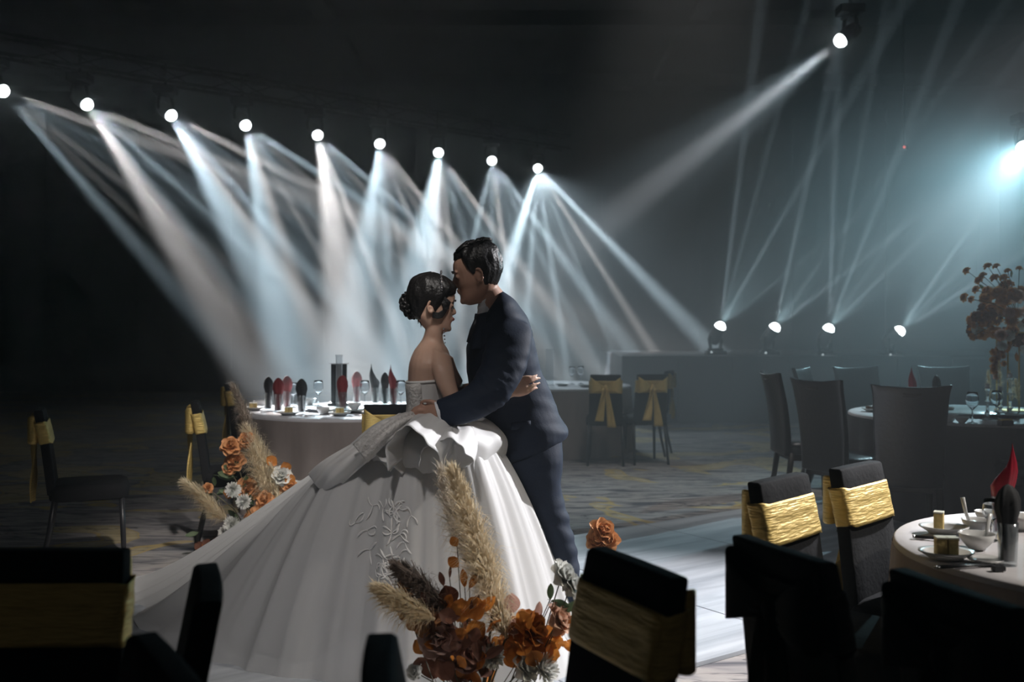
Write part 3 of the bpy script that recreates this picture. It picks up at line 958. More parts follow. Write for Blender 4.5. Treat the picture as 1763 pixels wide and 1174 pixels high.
# embroidered leaf sprays on the skirt
lm = MB()
rg = random.Random(21)
def over_pt(u, v):
    return skirt_pt(u + .004 * (1 - v), v, .013 * (1 - v) + .0015, 1.0 + .2 * (1 - v), .93 + .035 * math.sin(u * 2 * PI * 7) + .015 * math.sin(u * 2 * PI * 17))
sv = []
for i in range(0, 240):
    for j in range(4, 44):
        p = over_pt(i / 240, j / 44)
        if p.y < WC.y: sv.append((881.5 + F * p.x / p.y, HOR - F * (p.z - EYE) / p.y, p.y, i / 240, j / 44))
for k in range(30):
    x = rg.gauss(668, 24); y = rg.uniform(868, 1000)
    _, u0, v0 = min(((a[0] - x) ** 2 + (a[1] - y) ** 2 + a[2] * 60, a[3], a[4]) for a in sv)
    h0 = rg.uniform(0, 2 * PI)
    for s in range(3):       # three curling tendrils with a leaf tip
        ang = h0 + s * 2.1; cu = rg.uniform(-.5, .5); pts = []; uu, vv_ = u0, v0
        for q in range(7):
            pts.append(over_pt(uu, vv_) + Vector((0, -.004, .001)))
            uu += math.cos(ang) * .0016; vv_ += math.sin(ang) * .0085; ang += cu
        lm.tube(pts, [.0016, .0022, .003, .0042, .005, .004, .001], 5, squash=.6)
lm.build('lace_applique', SATIN, bride)

# ------------------------------------------------------------------ chairs
def covered_chair(name, label, group, loc, rz, sash=True):
    """black covered banquet chair; origin on the floor under the backrest, front along +Y"""
    t = thing(name, label, 'chair', loc, rz, group)
    b = MB()
    def back(u, v):
        pass
    lean = -.10
    prof = [(.44, .172, 0.02), (.60, .168, .0), (.75, .162, -.02), (.88, .155, -.045), (.915, .153, -.052), (.922, .151, -.055)]
    rr = []
    for z, w, y in prof:
        th = .024 if z < .92 else .019
        rr.append([Vector((w * sx, y + th * sy, z)) for sx, sy in ((-1, -1), (-.5, -1.15), (0, -1.2), (.5, -1.15), (1, -1), (1, 1), (.5, .85), (0, .8), (-.5, .85), (-1, 1))])
    b.rings(rr)
    b.build('backrest', BLACKCLOTH, t, bevel=.004)
    s = MB()
    rr = []
    for z, g in ((.40, -.006), (.41, 0), (.46, .004), (.485, -.004), (.495, -.03)):
        rr.append([Vector(((.20 + g) * math.copysign(abs(math.cos(q)) ** .35, math.cos(q)), .215 + (.215 + g) * math.copysign(abs(math.sin(q)) ** .35, math.sin(q)), z)) for q in [2 * PI * k / 28 for k in range(28)]])
    s.rings(rr)
    s.build('seat', BLACKCLOTH, t)
    for sx in (-1, 1):
        MB().tube([(.165 * sx, .39, .41), (.175 * sx, .405, 0)], [.017, .013], 8).build('leg', BLACKPLASTIC, t)
        MB().tube([(.165 * sx, .035, .42), (.172 * sx, .0, .2), (.178 * sx, -.045, 0)], [.017, .015, .013], 8).build('leg', BLACKPLASTIC, t)
    if sash:
        g = MB()
        rs = random.Random(4)
        def band(u, v):
            z = .735 + .125 * v
            q = 2 * PI * u
            w = .168; y0 = -.018 - .03 * (z - .75) / .13
            cx = math.copysign(abs(math.cos(q)) ** .22, math.cos(q)); cy = math.copysign(abs(math.sin(q)) ** .5, math.sin(q))
            n = mnoise.noise(Vector((q * 2.2, z * 70, 3))) * .0035
            return Vector(((w + n) * cx, y0 + (.036 + n) * cy, z + .012 * math.cos(q) * math.sin(q * 3) * .4))
        g.grid(band, 60, 14, wrap=True)
        g.build('sash', GOLD, t, solid=.002)
        k = MB()
        k.ball((0, -.078, .79), .028, 10, 8, (.9, .8, 1.1))
        k.build('bow_knot', GOLD, t)
        for sx in (-1, 1):
            l = MB()
            def loop(u, v):
                a = 2 * PI * u
                ln = .5 - .5 * math.cos(a)
                wv = (v - .5)
                return Vector((sx * (.015 + .135 * ln), -.080 - .030 * math.sin(a) * (.4 + ln), .79 + .025 * ln + wv * (.035 + .13 * ln) + .004 * math.sin(v * 22)))
            l.grid(loop, 26, 10)
            l.build('bow_loop', GOLD, t, solid=.002)
            tl = MB()
            tl.grid(lambda u, v: Vector((sx * (.012 + .05 * u) + (v - .5) * (.03 + .06 * u) , -.085 - .012 * math.sin(u * 5 + v * 4) - .004 * math.sin(v * 20), .785 - (.36 + .03 * sx) * u)), 18, 8)
            tl.build('bow_tail', GOLD, t, solid=.002)
    return t

def face_rz(e1, e2):
    """rotation whose +Y is the left-hand normal of e1->e2"""
    d = Vector((e2[0] - e1[0], e2[1] - e1[1]))
    return math.atan2(d.y, d.x)

GC = 'black covered chairs with gold sashes'
c0 = covered_chair('banquet_chair', 'black covered chair with lit gold sash, left of the pair beside the pale runner', GC, (.85 + .037, 3.17 - .036, 0), R(46 + 180))
def chair(x, y, rz, label, plain=False):
    x -= .052 * math.sin(R(rz)); y += .052 * math.cos(R(rz))
    return dup(c0, (x, y, 0), R(rz), label, 'plain black covered chairs' if plain else GC, skip=('sash', 'bow_knot', 'bow_loop', 'bow_tail') if plain else ())
chair(1.195, 3.46, 45 + 180, 'black covered chair with bright gold sash, right of the pair beside the front right table')
ca = chair(.585, 2.16, -68, 'black silhouetted covered chair with shade-darkened bow in front of the gold sash pair')
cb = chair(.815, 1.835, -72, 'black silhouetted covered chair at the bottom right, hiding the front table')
_shaded = {}
for q in (ca, cb):          # gold sash and bow coloured black here to stand for shade
    q['group'] = 'black covered chairs with shade-blackened bows'
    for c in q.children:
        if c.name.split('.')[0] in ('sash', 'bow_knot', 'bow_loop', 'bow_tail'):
            if c.data.name not in _shaded:
                me = c.data.copy(); me.materials.clear(); me.materials.append(BLACKCLOTH); _shaded[c.data.name] = me
            c.data = _shaded[c.data.name]
chair(.250, 2.03, -64 + 180, 'black silhouetted covered chair right of the front pampas arrangement')
chair(-.98, 2.14, 180, 'black silhouetted covered chair at the bottom left, gold sash end lit')
chair(-.575, 1.875, 108, 'plain black covered chair seen edge on, its back a dark fin against the train', True)
chair(-.50, 1.43, 122, 'plain black covered chair at the bottom, below the fin shaped chair back', True)
chair(-.185, 1.41, -83, 'black covered chair seen edge on at the bottom, left of the dried flowers', True)
chair(-.76, 6.16, 4, 'covered chair with pale gold bow behind the bride, at the left table')
chair(.94, 10.0, -6, 'hazy chair with hanging gold bow, left of the two behind the groom')
chair(1.42, 10.1, 10, 'hazy chair with hanging gold bow, right of the two behind the groom')
chair(1.72, 10.9, 70, 'hazy chair with only the sash end showing, right of the two bow chairs')
chair(-2.42, 8.55, -85, 'shadowy chair at the far side of the left table, dull sash showing')
chair(-2.02, 6.35, -74, 'shadowy chair in the dark left of the pampas, thin lit sash edge')
chair(-2.75, 5.8, -68, 'shadowy chair farthest left in the dark, faint sash edge')

def leather_chair(name, label, group, loc, rz):
    t = thing(name, label, 'chair', loc, rz, group)
    b = MB()
    def back(u, v, side):
        z = .40 + .64 * v
        w = .195 + .03 * v + (.012 * max(0, (v - .9) * 10))
        x = (u - .5) * 2
        dish = .035 * (x * x - .4) * (.3 + .7 * v)
        y = -.01 - .10 * v * v + dish
        zz = z + (.018 * abs(x) ** 3 - .01) * max(0, (v - .8) * 5)
        return Vector((x * w, y + side * (.026 - .008 * v), zz))
    n, m = 14, 14
    f = [[back(i / n, j / m, 1) for i in range(n + 1)] + [back(1 - i / n, j / m, -1) for i in range(n + 1)] for j in range(m + 1)]
    b.rings(f)
    b.build('backrest', LEATHER, t, bevel=.006)
    h = MB()          # stitched handle slot near the top of the back
    h.box((0, -.123, .985), (.11, .012, .028))
    h.build('hand_slot', DARKWOOD, t, bevel=.008)
    s = MB()
    rr = []
    for z, g in ((.41, -.008), (.42, 0), (.47, .006), (.495, -.004), (.508, -.04)):
        rr.append([Vector(((.225 + g) * math.copysign(abs(math.cos(q)) ** .4, math.cos(q)), .225 + (.225 + g) * math.copysign(abs(math.sin(q)) ** .4, math.sin(q)), z)) for q in [2 * PI * k / 28 for k in range(28)]])
    s.rings(rr)
    s.build('seat', LEATHER, t)
    MB().box((0, .22, .385), (.40, .40, .05)).build('seat_rail', DARKWOOD, t, smooth=False, bevel=.006)
    for sx in (-1, 1):
        MB().tube([(.18 * sx, .40, .40), (.185 * sx, .415, 0)], [.026, .017], 8).build('leg', DARKWOOD, t)
        MB().tube([(.18 * sx, .03, .42), (.183 * sx, .0, .2), (.187 * sx, -.07, 0)], [.026, .022, .017], 8).build('leg', DARKWOOD, t)
    return t
LC = 'dark high backed leather chairs'
l0 = leather_chair('dining_chair', 'dark leather high backed chair turned square away, nearest at the right table', LC, (2.48, 6.22, 0), R(-14))
def lchair(x, y, rz, label): return dup(l0, (x, y, 0), R(rz), label, LC)
lchair(2.17, 6.9, -62, 'dark leather high backed chair with side panel showing, left of the right table')
lchair(2.14, 7.92, -88, 'leftmost dark leather chair seen edge on at the right table')
lchair(2.62, 8.72, -122, 'dark leather chair with its backrest front shining in the light, far left side')
lchair(3.14, 8.95, -164, 'dark leather chair standing behind the right table, left of the tall flowers')
lchair(3.95, 9.05, 176, 'dark leather chair behind the right table, nearest the tall flowers')
lchair(3.52, 6.45, 8, 'dark leather chair cut by the right edge in front of the right table')

# ------------------------------------------------------------------ tables and their cloths
def round_table(loc, r, h, top_m, skirt_m, tl, cl, group='round banquet tables'):
    t = thing('round_table', tl, 'table', (loc[0], loc[1], 0), 0, group)
    MB().lathe([(r - .02, h - .045), (r - .012, h - .03), (r - .012, h - .012)], 48).build('tabletop', DARKWOOD, t)
    MB().lathe([(.30, .0), (.28, .03), (.06, .06), (.05, h - .10), (.22, h - .046)], 20).build('pedestal', DARKWOOD, t)
    c = thing('tablecloth', cl, 'tablecloth', (loc[0], loc[1], 0), 0, 'cloths on the round tables')
    g = MB()
    g.lathe([(.001, h), (r * .5, h), (r * .9, h), (r, h), (r + .006, h - .006), (r + .008, h - .02)], 96, caps=False)
    g.build('cloth_top', top_m, c)
    s = MB()
    sd = random.Random(int(r * 1000 + loc[1] * 10)).random() * 50
    def fn(u, v):
        q = 2 * PI * u
        z = (h - .018) * (1 - v) + .004 * v
        pl = math.sin(q * 17 + 2 * mnoise.noise(Vector((u * 8, sd, 0)))) + .6 * mnoise.noise(Vector((math.cos(q) * 6, math.sin(q) * 6, sd)))
        rr = r + .009 + (.002 + .045 * v ** .8) * (.55 + .5 * pl)
        return Vector((rr * math.cos(q), rr * math.sin(q), z))
    s.grid(fn, 220, 14, wrap=True)
    s.build('cloth_skirt', skirt_m, c)
    return t
H = .74
TL = (-1.25, 8.0); TRB = (3.52, 7.6); TRF = (1.80, 2.95); TCB = (.45, 11.4); TNEAR = (-.36, .60)
round_table(TL, .90, H - .002, CLOTHWHITE, CLOTHTAUPE, 'round banquet table at the left under a taupe skirted cloth', 'white topped cloth with taupe skirt on the left table')
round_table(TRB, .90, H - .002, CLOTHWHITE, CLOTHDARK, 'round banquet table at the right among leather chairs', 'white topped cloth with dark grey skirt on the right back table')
round_table(TRF, .62, H - .002, CLOTHWHITE, CLOTHTAUPE, 'round table at the lower right beside the gold sash chairs', 'pale cloth with taupe skirt on the lower right table')
round_table(TCB, .90, H - .002, CLOTHWHITE, CLOTHTAUPE, 'hazy round table behind the groom and the two bow chairs', 'pale hazy cloth on the table behind the groom')

def onto(px, py, h=H):
    """point of a table top seen at the pixel"""
    d = (EYE - h) * F / (py - HOR)
    return Vector(((px - 881.5) * d / F, d, h))

# tableware prototypes (meshes shared by all copies)
def plate_mesh(r, oval=1.0, deep=.25):
    g = MB(); k = deep
    g.lathe([(.001, .004), (r * .55, .004), (r * .62, .002), (r * .66, .006), (r * .85, r * k * .7), (r, r * k), (r * 1.0, r * k + .004), (r * .84, r * k * .7 + .006), (r * .62, .010), (.001, .009)], 40, sy=oval, caps=False)
    return g
def put(o, p, rz=0.0):
    o.location = p; o.rotation_euler = (0, 0, rz); return o
_mesh = {}
def item(name, key, maker, m, label, cat, p, rz=0.0, group=None, s=1.0):
    if key not in _mesh:
        o = maker().build(name, m)
        _mesh[key] = o.data
    else:
        o = bpy.data.objects.new(name, _mesh[key]); COL.objects.link(o)
    o.location = p; o.rotation_euler = (0, 0, rz); o.scale = (s, s, s)
    return tag(o, label, cat, group)
def part_of(o, name, mb, m, **k):
    return mb.build(name, m, o, **k)
def bowl_mesh(r=.055, h=.05):
    return MB().lathe([(.001, .0), (r * .45, 0), (r * .5, .006), (r * .55, .008), (r * .85, h * .55), (r, h), (r * .96, h), (r * .8, h * .55), (r * .5, .014), (.001, .012)], 28, caps=False)
def glass_mesh(r=.033, h=.14):
    return MB().lathe([(.001, 0), (r * .86, 0), (r, h), (r * .94, h), (r * .80, .012), (.001, .012)], 24, caps=False)
def wine_mesh():
    return MB().lathe([(.001, 0), (.034, .001), (.033, .004), (.008, .010), (.0045, .02), (.0045, .085), (.012, .095), (.034, .12), (.041, .15), (.038, .18), (.033, .205), (.031, .205), (.036, .18), (.039, .15), (.032, .122), (.010, .098), (.001, .097)], 24, caps=False)
def napkin_mesh(kind, seed=0):
    """napkin folded upright, bottom stands inside a glass"""
    g = MB(); n = 30; rr = []
    prof = [(.0, .020), (.05, .023), (.11, .027), (.14, .030), (.17, .037), (.20, .036), (.225, .028), (.245, .014), (.252, .002)] if kind == 'round' else \
           [(.0, .020), (.05, .023), (.11, .027), (.14, .030), (.17, .036), (.20, .034), (.225, .026), (.25, .014), (.275, .002)]
    for z, r in prof:
        ring = []
        for k in range(n):
            q = 2 * PI * k / n
            f = 1 + .10 * math.sin(5 * q + z * 14 + seed) + .05 * math.sin(11 * q + seed)
            sh = 0 if kind == 'round' else -max(0, z - .16) * .32
            zz = z + (0 if kind == 'round' else max(0, z - .14) * .35 * -math.cos(q))
            ring.append(Vector((r * f * math.cos(q) * 1.15 + sh, r * f * math.sin(q) * .8, zz)))
        rr.append(ring)
    g.rings(rr)
    return g
def napkin_glass(p, kind, m, gl, nl, rz=0.0, s=1.0, gm='glass', gk='tumblers with napkins'):
    item('tumbler', gm, glass_mesh, THINGLASS, gl, 'glass', p, 0, gk, s)
    key = 'nap_' + kind + m.name
    item('napkin', key, lambda: napkin_mesh(kind), m, nl, 'napkin', Vector(p) + Vector((0, 0, .014 * s)), rz, 'folded napkins in glasses', s)

# --- left table
def susan(c, r, label):
    t = thing('turntable', label, 'turntable', (c[0], c[1], H), 0, 'glass turntables')
    MB().lathe([(.10, 0), (.10, .010), (.06, .018)], 28).build('swivel_base', STEEL, t)
    MB().lathe([(r - .004, .019), (r, .022), (r, .027), (r - .004, .030)], 60).build('glass_disc', mat('frosted turntable glass', (.62, .68, .68), .18, spec=.6), t)
susan(TL, .42, 'round glass turntable in the middle of the left table')
susan(TRB, .42, 'round glass turntable in the middle of the right back table')
st = thing('table_stand', 'black upright box stand at the centre of the left table', 'stand', (TL[0] - .14, TL[1], H + .03))
MB().box((0, 0, .012), (.17, .12, .024)).build('base', BLACKPLASTIC, st, smooth=False, bevel=.004)
MB().box((0, 0, .18), (.125, .03, .31)).build('upright_board', BLACKPLASTIC, st, smooth=False, bevel=.004)
MB().box((0, 0, .338), (.15, .05, .008)).build('top_strip', CLOTHWHITE, st, smooth=False, bevel=.002)
cr = thing('acrylic_column', 'clear square acrylic column standing in front of the black box stand', 'ornament', (TL[0] - .12, TL[1] - .11, H + .03))
MB().box((0, 0, .20), (.046, .046, .40)).build('column', ACRYL, cr, smooth=False, bevel=.004)
MB().box((0, 0, .405), (.052, .052, .010)).build('cap', ACRYL, cr, smooth=False, bevel=.002)
LT = [(462, 706, 'round', BLACKNAP, 'dark napkin, leftmost standing on the left table'), (479, 709, 'round', REDNAP, 'dark red napkin, leftmost of the red ones on the left table'),
      (494, 703, 'round', REDNAP, 'dull red napkin just behind the leftmost red one'), (519, 712, 'round', BLACKNAP, 'black napkin in a glass at the front edge of the left table'),
      (590, 713, 'round', REDNAP, 'brick red napkin at the front of the left table, below the acrylic column'), (614, 701, 'round', REDNAP, 'faint hazy red napkin at the back of the left table'),
      (646, 702, 'point', BLACKNAP, 'black pointed napkin above the bow chair'), (663, 704, 'round', BLACKNAP, 'grey green napkin between pointed black and red ones'), (678, 705, 'point', REDNAP, 'dusty red slanted napkin, rightmost on the left table')]
GL = ['holding the leftmost dark napkin', 'holding the leftmost red napkin', 'holding the dull red napkin behind', 'holding the front black napkin', 'holding the front brick red napkin', 'holding the hazy back napkin', 'holding the pointed black napkin', 'holding the grey green napkin', 'holding the slanted red napkin']
for (x, y, k, m, l), g in zip(LT, GL):
    p = onto(x, y)
    onsus = (Vector((p.x - TL[0], p.y - TL[1]))).length < .46
    if onsus: p = W(x, y - 2, p.y - .0); p.z = H + .03
    napkin_glass(p, k, m, 'tumbler on the left table ' + g, l, .4 * x)
def cake(p, label, rz, n=2, s=1.0):
    t = thing('cake', label, 'cake', p, rz, 'cake cubes on plates')
    for k in range(n):
        x = (k - (n - 1) / 2) * .031
        MB().box((x, 0, .021 * s), (.029, .034, .042 * s)).build('slice', CAKE, t, smooth=False, bevel=.003)
        MB().box((x, 0, .0445 * s), (.030, .035, .005)).build('topping', CAKEW, t, smooth=False, bevel=.001)
for x, y, l in ((497, 714, 'white plate at the front left of the left table'), (585, 715, 'white plate below the brick red napkin on the left table'), (436, 706, 'white plate at the left end of the left table'), (640, 714, 'white plate partly behind the bow chair')):
    p = onto(x, y)
    item('plate', 'plate', lambda: plate_mesh(.085), WHITEWARE, l, 'plate', p, 0, 'white plates')
    if x < 600: cake(p + Vector((0, 0, .012)), 'small cake cube on the ' + l.replace('white ', ''), .3, 2)
for x, y, l in ((448, 700, 'white bowl at the left end of the left table'), (533, 703, 'white bowl on the left table beside the front black napkin'), (556, 712, 'white bowl on the left table, left of the brick red napkin'), (610, 712, 'white bowl on the left table, right of the brick red napkin')):
    p = onto(x, y)
    if (Vector((p.x - TL[0], p.y - TL[1]))).length < .45: p.z = H + .031
    item('bowl', 'bowl', bowl_mesh, WHITEWARE, l, 'bowl', p, 0, 'white bowls')
for x, y, l in ((505, 702, 'wine glass on the left table beside the front black napkin'), (548, 706, 'wine glass on the left table in front of the black stand'), (628, 706, 'wine glass on the left table left of the pointed napkin'), (690, 706, 'wine glass at the right end of the left table')):
    p = onto(x, y)
    if (Vector((p.x - TL[0], p.y - TL[1]))).length < .45: p.z = H + .031
    item('wine_glass', 'wine', wine_mesh, GLASS, l, 'glass', p, 0, 'wine glasses')
def chopsticks(a, b, label):
    t = thing('chopsticks', label, 'chopsticks', a)
    d = Vector(b) - Vector(a); sd = Vector((-d.y, d.x, 0)).normalized() * .0055
    for k in (-1, 1):
        s = MB().tube([sd * k + Vector((0, 0, .006)), d + sd * k * .6 + Vector((0, 0, .006))], [.004, .0026], 6).build('chopstick', BLACKPLASTIC, t)
        MB().tube([sd * k + Vector((0, 0, .006)) - d * .05, sd * k + Vector((0, 0, .006))], .0042, 6).build('silver_tip', STEEL, s)
chopsticks(onto(452, 711), onto(492, 706), 'black chopsticks on the left table')
chopsticks(onto(528, 716), onto(570, 714), 'black chopsticks between the two front plates of the left table')

# --- lower right table
PT1 = onto(1625, 918); PT2 = onto(1629, 962)
item('plate', 'oval', lambda: plate_mesh(.076, .8, .28), WHITEWARE, 'oval white dish with cake at the back of the lower right table', 'plate', PT1, -.15, 'oval white dishes')
item('plate', 'oval', None, WHITEWARE, 'oval white dish with cake at the front of the lower right table', 'plate', PT2, -.1, 'oval white dishes')
cake(PT1 + Vector((-.018, -.005, .011)), 'yellow cake cube on the back oval dish', -.5, 1, 1.3)
cake(PT2 + Vector((-.002, -.005, .011)), 'pair of pale cake cubes on the front oval dish', -.12, 2, 1.15)
def bowlset(p, s, label, spl, rz, grp='white bowls'):
    item('bowl', 'bowl', bowl_mesh, WHITEWARE, label, 'bowl', p, 0, grp, s)
    if spl:
        t = thing('spoon', spl, 'spoon', Vector(p) + Vector((0, 0, .012)), rz, 'porcelain spoons')
        MB().ball((.01, 0, .012), .021, 12, 8, (1.2, .8, .5)).build('spoon_bowl', WHITEWARE, t)
        MB().tube([(.022, 0, .016), (.034, 0, .045), (.045, 0, .092)], [.006, .0065, .008], 8, squash=.6).build('handle', WHITEWARE, t)
bowlset(onto(1680, 915), .80, 'white cup bowl at the back of the lower right table', 'white spoon leaning in the back bowl', 2.2)
bowlset(onto(1682, 945), .95, 'bluish white bowl in the middle of the lower right table', 'white spoon leaning in the middle bowl', .2)
bowlset(onto(1700, 899), .75, 'small white bowl at the far side of the lower right table', None, 0)
item('plate', 'saucer', lambda: plate_mesh(.048, 1, .22), WHITEWARE, 'small white saucer beside the black napkin glass', 'plate', onto(1697, 969), 0, 'white plates')
bowlset(onto(1760, 912), .95, 'white bowl at the right edge of the frame, lower right table', None, 0)
napkin_glass(onto(1735, 972), 'round', BLACKNAP, 'tumbler holding the tall black napkin on the lower right table', 'tall black napkin at the front of the lower right table', .3, .84)
napkin_glass(onto(1724, 921), 'point', CRIMSON, 'tumbler holding the crimson napkin on the lower right table', 'crimson napkin behind the tall black one', 2.2, .88)
item('wine_glass', 'wine', None, GLASS, 'wine glass behind the middle bowl, lower right table', 'glass', onto(1706, 930), 0, 'wine glasses', .62)
chopsticks(onto(1575, 927), onto(1652, 933), 'black chopsticks beside the back oval dish')
chopsticks(onto(1616, 980), onto(1712, 975), 'black chopsticks with silver ends before the front oval dish')
rs_ = thing('chopstick_rest', 'small black block rest at the front of the lower right table', 'rest', onto(1719, 983), .1)
MB().box((0, 0, .007), (.034, .02, .014)).build('rest_block', BLACKPLASTIC, rs_, smooth=False, bevel=.003)

# --- right back table
item('plate', 'plate', None, WHITEWARE, 'white plate with dark food on the left of the right back table', 'plate', onto(1503, 708), 0, 'white plates')
fd = MB()
for k in range(7): fd.ball((random.uniform(-.04, .04), random.uniform(-.03, .03), .03), .02, 8, 6, (1.2, 1, .8))
tag(fd.build('food', mat('brown braised food', (.14, .08, .05), .5), loc=onto(1503, 708)), 'dark brown food heaped on the left plate', 'food')
for x, y, s, l in ((1634, 726, 1.1, 'white bowl on the right back table beside the near chair'), (1656, 728, .85, 'white cup bowl left of the wine glass on the right back table'), (1630, 712, 1.0, 'white bowl behind, on the right back table')):
    bowlset(onto(x, y), s, l, None, 0)
item('wine_glass', 'wine', None, GLASS, 'clear wine glass at the front edge of the right back table', 'glass', onto(1674, 729), 0, 'wine glasses', 1.05)
item('wine_glass', 'wine', None, GLASS, 'wine glass under the tall flowers on the right back table', 'glass', onto(1716, 722), 0, 'wine glasses')
napkin_glass(onto(1571, 706), 'point', CRIMSON, 'tumbler behind the near leather chair holding a crimson napkin', 'crimson napkin peeking over the near leather chair', 1, 1.05)
napkin_glass(onto(1612, 706), 'round', BLACKNAP, 'tumbler behind the near leather chair holding a dark napkin', 'dark napkin peeking over the near leather chair', 1, 1.05)
bx = thing('snack_box', 'small dark box on the front edge of the right back table', 'box', onto(1731, 733), .2)
MB().box((0, 0, .018), (.09, .055, .036)).build('tray', BLACKPLASTIC, bx, smooth=False, bevel=.005)
MB().box((0, 0, .041), (.082, .047, .010)).build('cake', CAKE, bx, smooth=False, bevel=.003)

# --- hazy table behind the groom
ac = thing('acrylic_column', 'hazy clear acrylic column on the table behind the groom', 'ornament', (TCB[0] - .02, TCB[1], H))
MB().box((0, 0, .20), (.09, .09, .40)).build('column', ACRYL, ac, smooth=False, bevel=.004)
MB().box((0, 0, .405), (.10, .10, .012)).build('cap', ACRYL, ac, smooth=False, bevel=.003)
for x, y, l in ((968, 664, 'hazy white plate right of the acrylic column'), (1008, 666, 'hazy white plate at the right end of the far table')):
    item('plate', 'plate', None, WHITEWARE, l, 'plate', onto(x, y), 0, 'white plates')
for x, y, l in ((985, 662, 'hazy wine glass on the far table, nearer the groom'), (1000, 661, 'hazy wine glass on the far table, nearer the bows')):
    item('wine_glass', 'wine', None, GLASS, l, 'glass', onto(x, y), 0, 'wine glasses')

# ------------------------------------------------------------------ flowers
def curl_petal(g, c, nrm, up, ln, wid, cup, n=4):
    """petal grid: grows from c along up, faces nrm"""
    sd = up.cross(nrm).normalized()
    def fn(u, v):
        s = (v - .5) * 2
        w = wid * math.sin(PI * min(.97, .12 + .80 * u)) ** .7
        return c + up * ln * u + nrm * (cup * u * u * ln - .25 * wid * s * s * -1 * (1 - .4 * u)) + sd * s * w * .5
    g.grid(fn, n, 3)
def rose_mesh(seed):
    r = random.Random(seed); g = MB()
    for lay, (cnt, tilt, ln, off) in enumerate([(3, .10, .34, .04), (4, .32, .42, .08), (5, .65, .48, .12), (6, 1.02, .52, .15), (6, 1.35, .50, .16)]):
        for k in range(cnt):
            a = 2 * PI * (k + .5 * lay) / cnt + r.uniform(-.25, .25); t = tilt + r.uniform(-.12, .12)
            out = Vector((math.cos(a), math.sin(a), 0)); z = Vector((0, 0, 1))
            up = (z * math.cos(t) + out * math.sin(t)).normalized(); nr = (out * math.cos(t) - z * math.sin(t)).normalized()
            curl_petal(g, out * off * .6 + z * (.02 - .03 * lay), -nr, up, ln, .46 + .05 * lay, .25 - .16 * lay)
    g.ball((0, 0, -.06), .12, 8, 6)
    return g.mesh('rose')
def mum_mesh(seed):
    r = random.Random(seed); g = MB()
    for lay in range(7):
        cnt = [6, 9, 13, 16, 18, 18, 16][lay]; t = .12 + lay * .25
        for k in range(cnt):
            a = 2 * PI * (k + .5 * (lay % 2)) / cnt + r.uniform(-.08, .08)
            out = Vector((math.cos(a), math.sin(a), 0)); z = Vector((0, 0, 1)); tt = t + r.uniform(-.08, .08)
            up = z * math.cos(tt) + out * math.sin(tt); nr = out * math.cos(tt) - z * math.sin(tt)
            curl_petal(g, out * .03, -nr, up, .42 + r.uniform(-.04, .04), .11, .18, 3)
    g.ball((0, 0, 0), .15, 8, 6)
    return g.mesh('mum')
def leaf_mesh(kind):
    g = MB(); 
    wd_ = {'oval': .42, 'round': .85, 'long': .24}[kind]
    g.grid(lambda u, v: Vector(((v - .5) * wd_ * math.sin(PI * (.03 + .94 * u)) ** .75, u, .18 * u * u + .22 * (v - .5) ** 2 * 4 * wd_ * .5 - .03 * math.sin(u * 9))), 7, 4)
    g.tube([(0, -.25, -.02), (0, 0, 0), (0, .9, .14)], [.012, .012, .004], 5)
    return g.mesh('leaf')
ROSES = [rose_mesh(k) for k in range(3)]; MUMS = [mum_mesh(k) for k in range(2)]; LEAF = {k: leaf_mesh(k) for k in ('oval', 'round', 'long')}
def mcopy(me, m, tag_):
    k = me.name + tag_
    if k in _mesh: return _mesh[k]
    c = me.copy(); c.materials.clear(); c.materials.append(m); _mesh[k] = c
    return c
rf = random.Random(17)
def facing(dirv, roll=None):
    q = Vector(dirv).normalized().to_track_quat('Z', 'Y')
    return (q.to_matrix() @ Matrix.Rotation(rf.uniform(0, 6.28) if roll is None else roll, 3, 'Z')).to_euler()
def bloom(par, kind, m, p, r, dirv):
    me = rf.choice(ROSES if kind == 'rose' else MUMS)
    o = bpy.data.objects.new('rose' if kind == 'rose' else 'chrysanthemum', mcopy(me, m, m.name))
    COL.objects.link(o); o.parent = par
    o.location = Vector(p) - par.location; o.scale = (r * 1.9,) * 3; o.rotation_euler = facing(dirv)
    return o
def leaf(par, kind, m, p, ln, dirv, nrm=(0, -1, .4)):
    o = bpy.data.objects.new('leaf', mcopy(LEAF[kind], m, kind + m.name))
    COL.objects.link(o); o.parent = par
    d = Vector(dirv).normalized(); z = Vector(nrm) - d * d.dot(Vector(nrm)); z.normalize(); x = d.cross(z)
    o.location = Vector(p) - par.location; o.scale = (ln,) * 3
    o.rotation_euler = Matrix((x, d, z)).transposed().to_euler()
    return o
def stem(par, pts, r=.003):
    b = MB(); P = [Vector(p) - par.location for p in pts]
    b.tube(P, [r] * len(P), 5); return b.build('stem', STEMM, par)
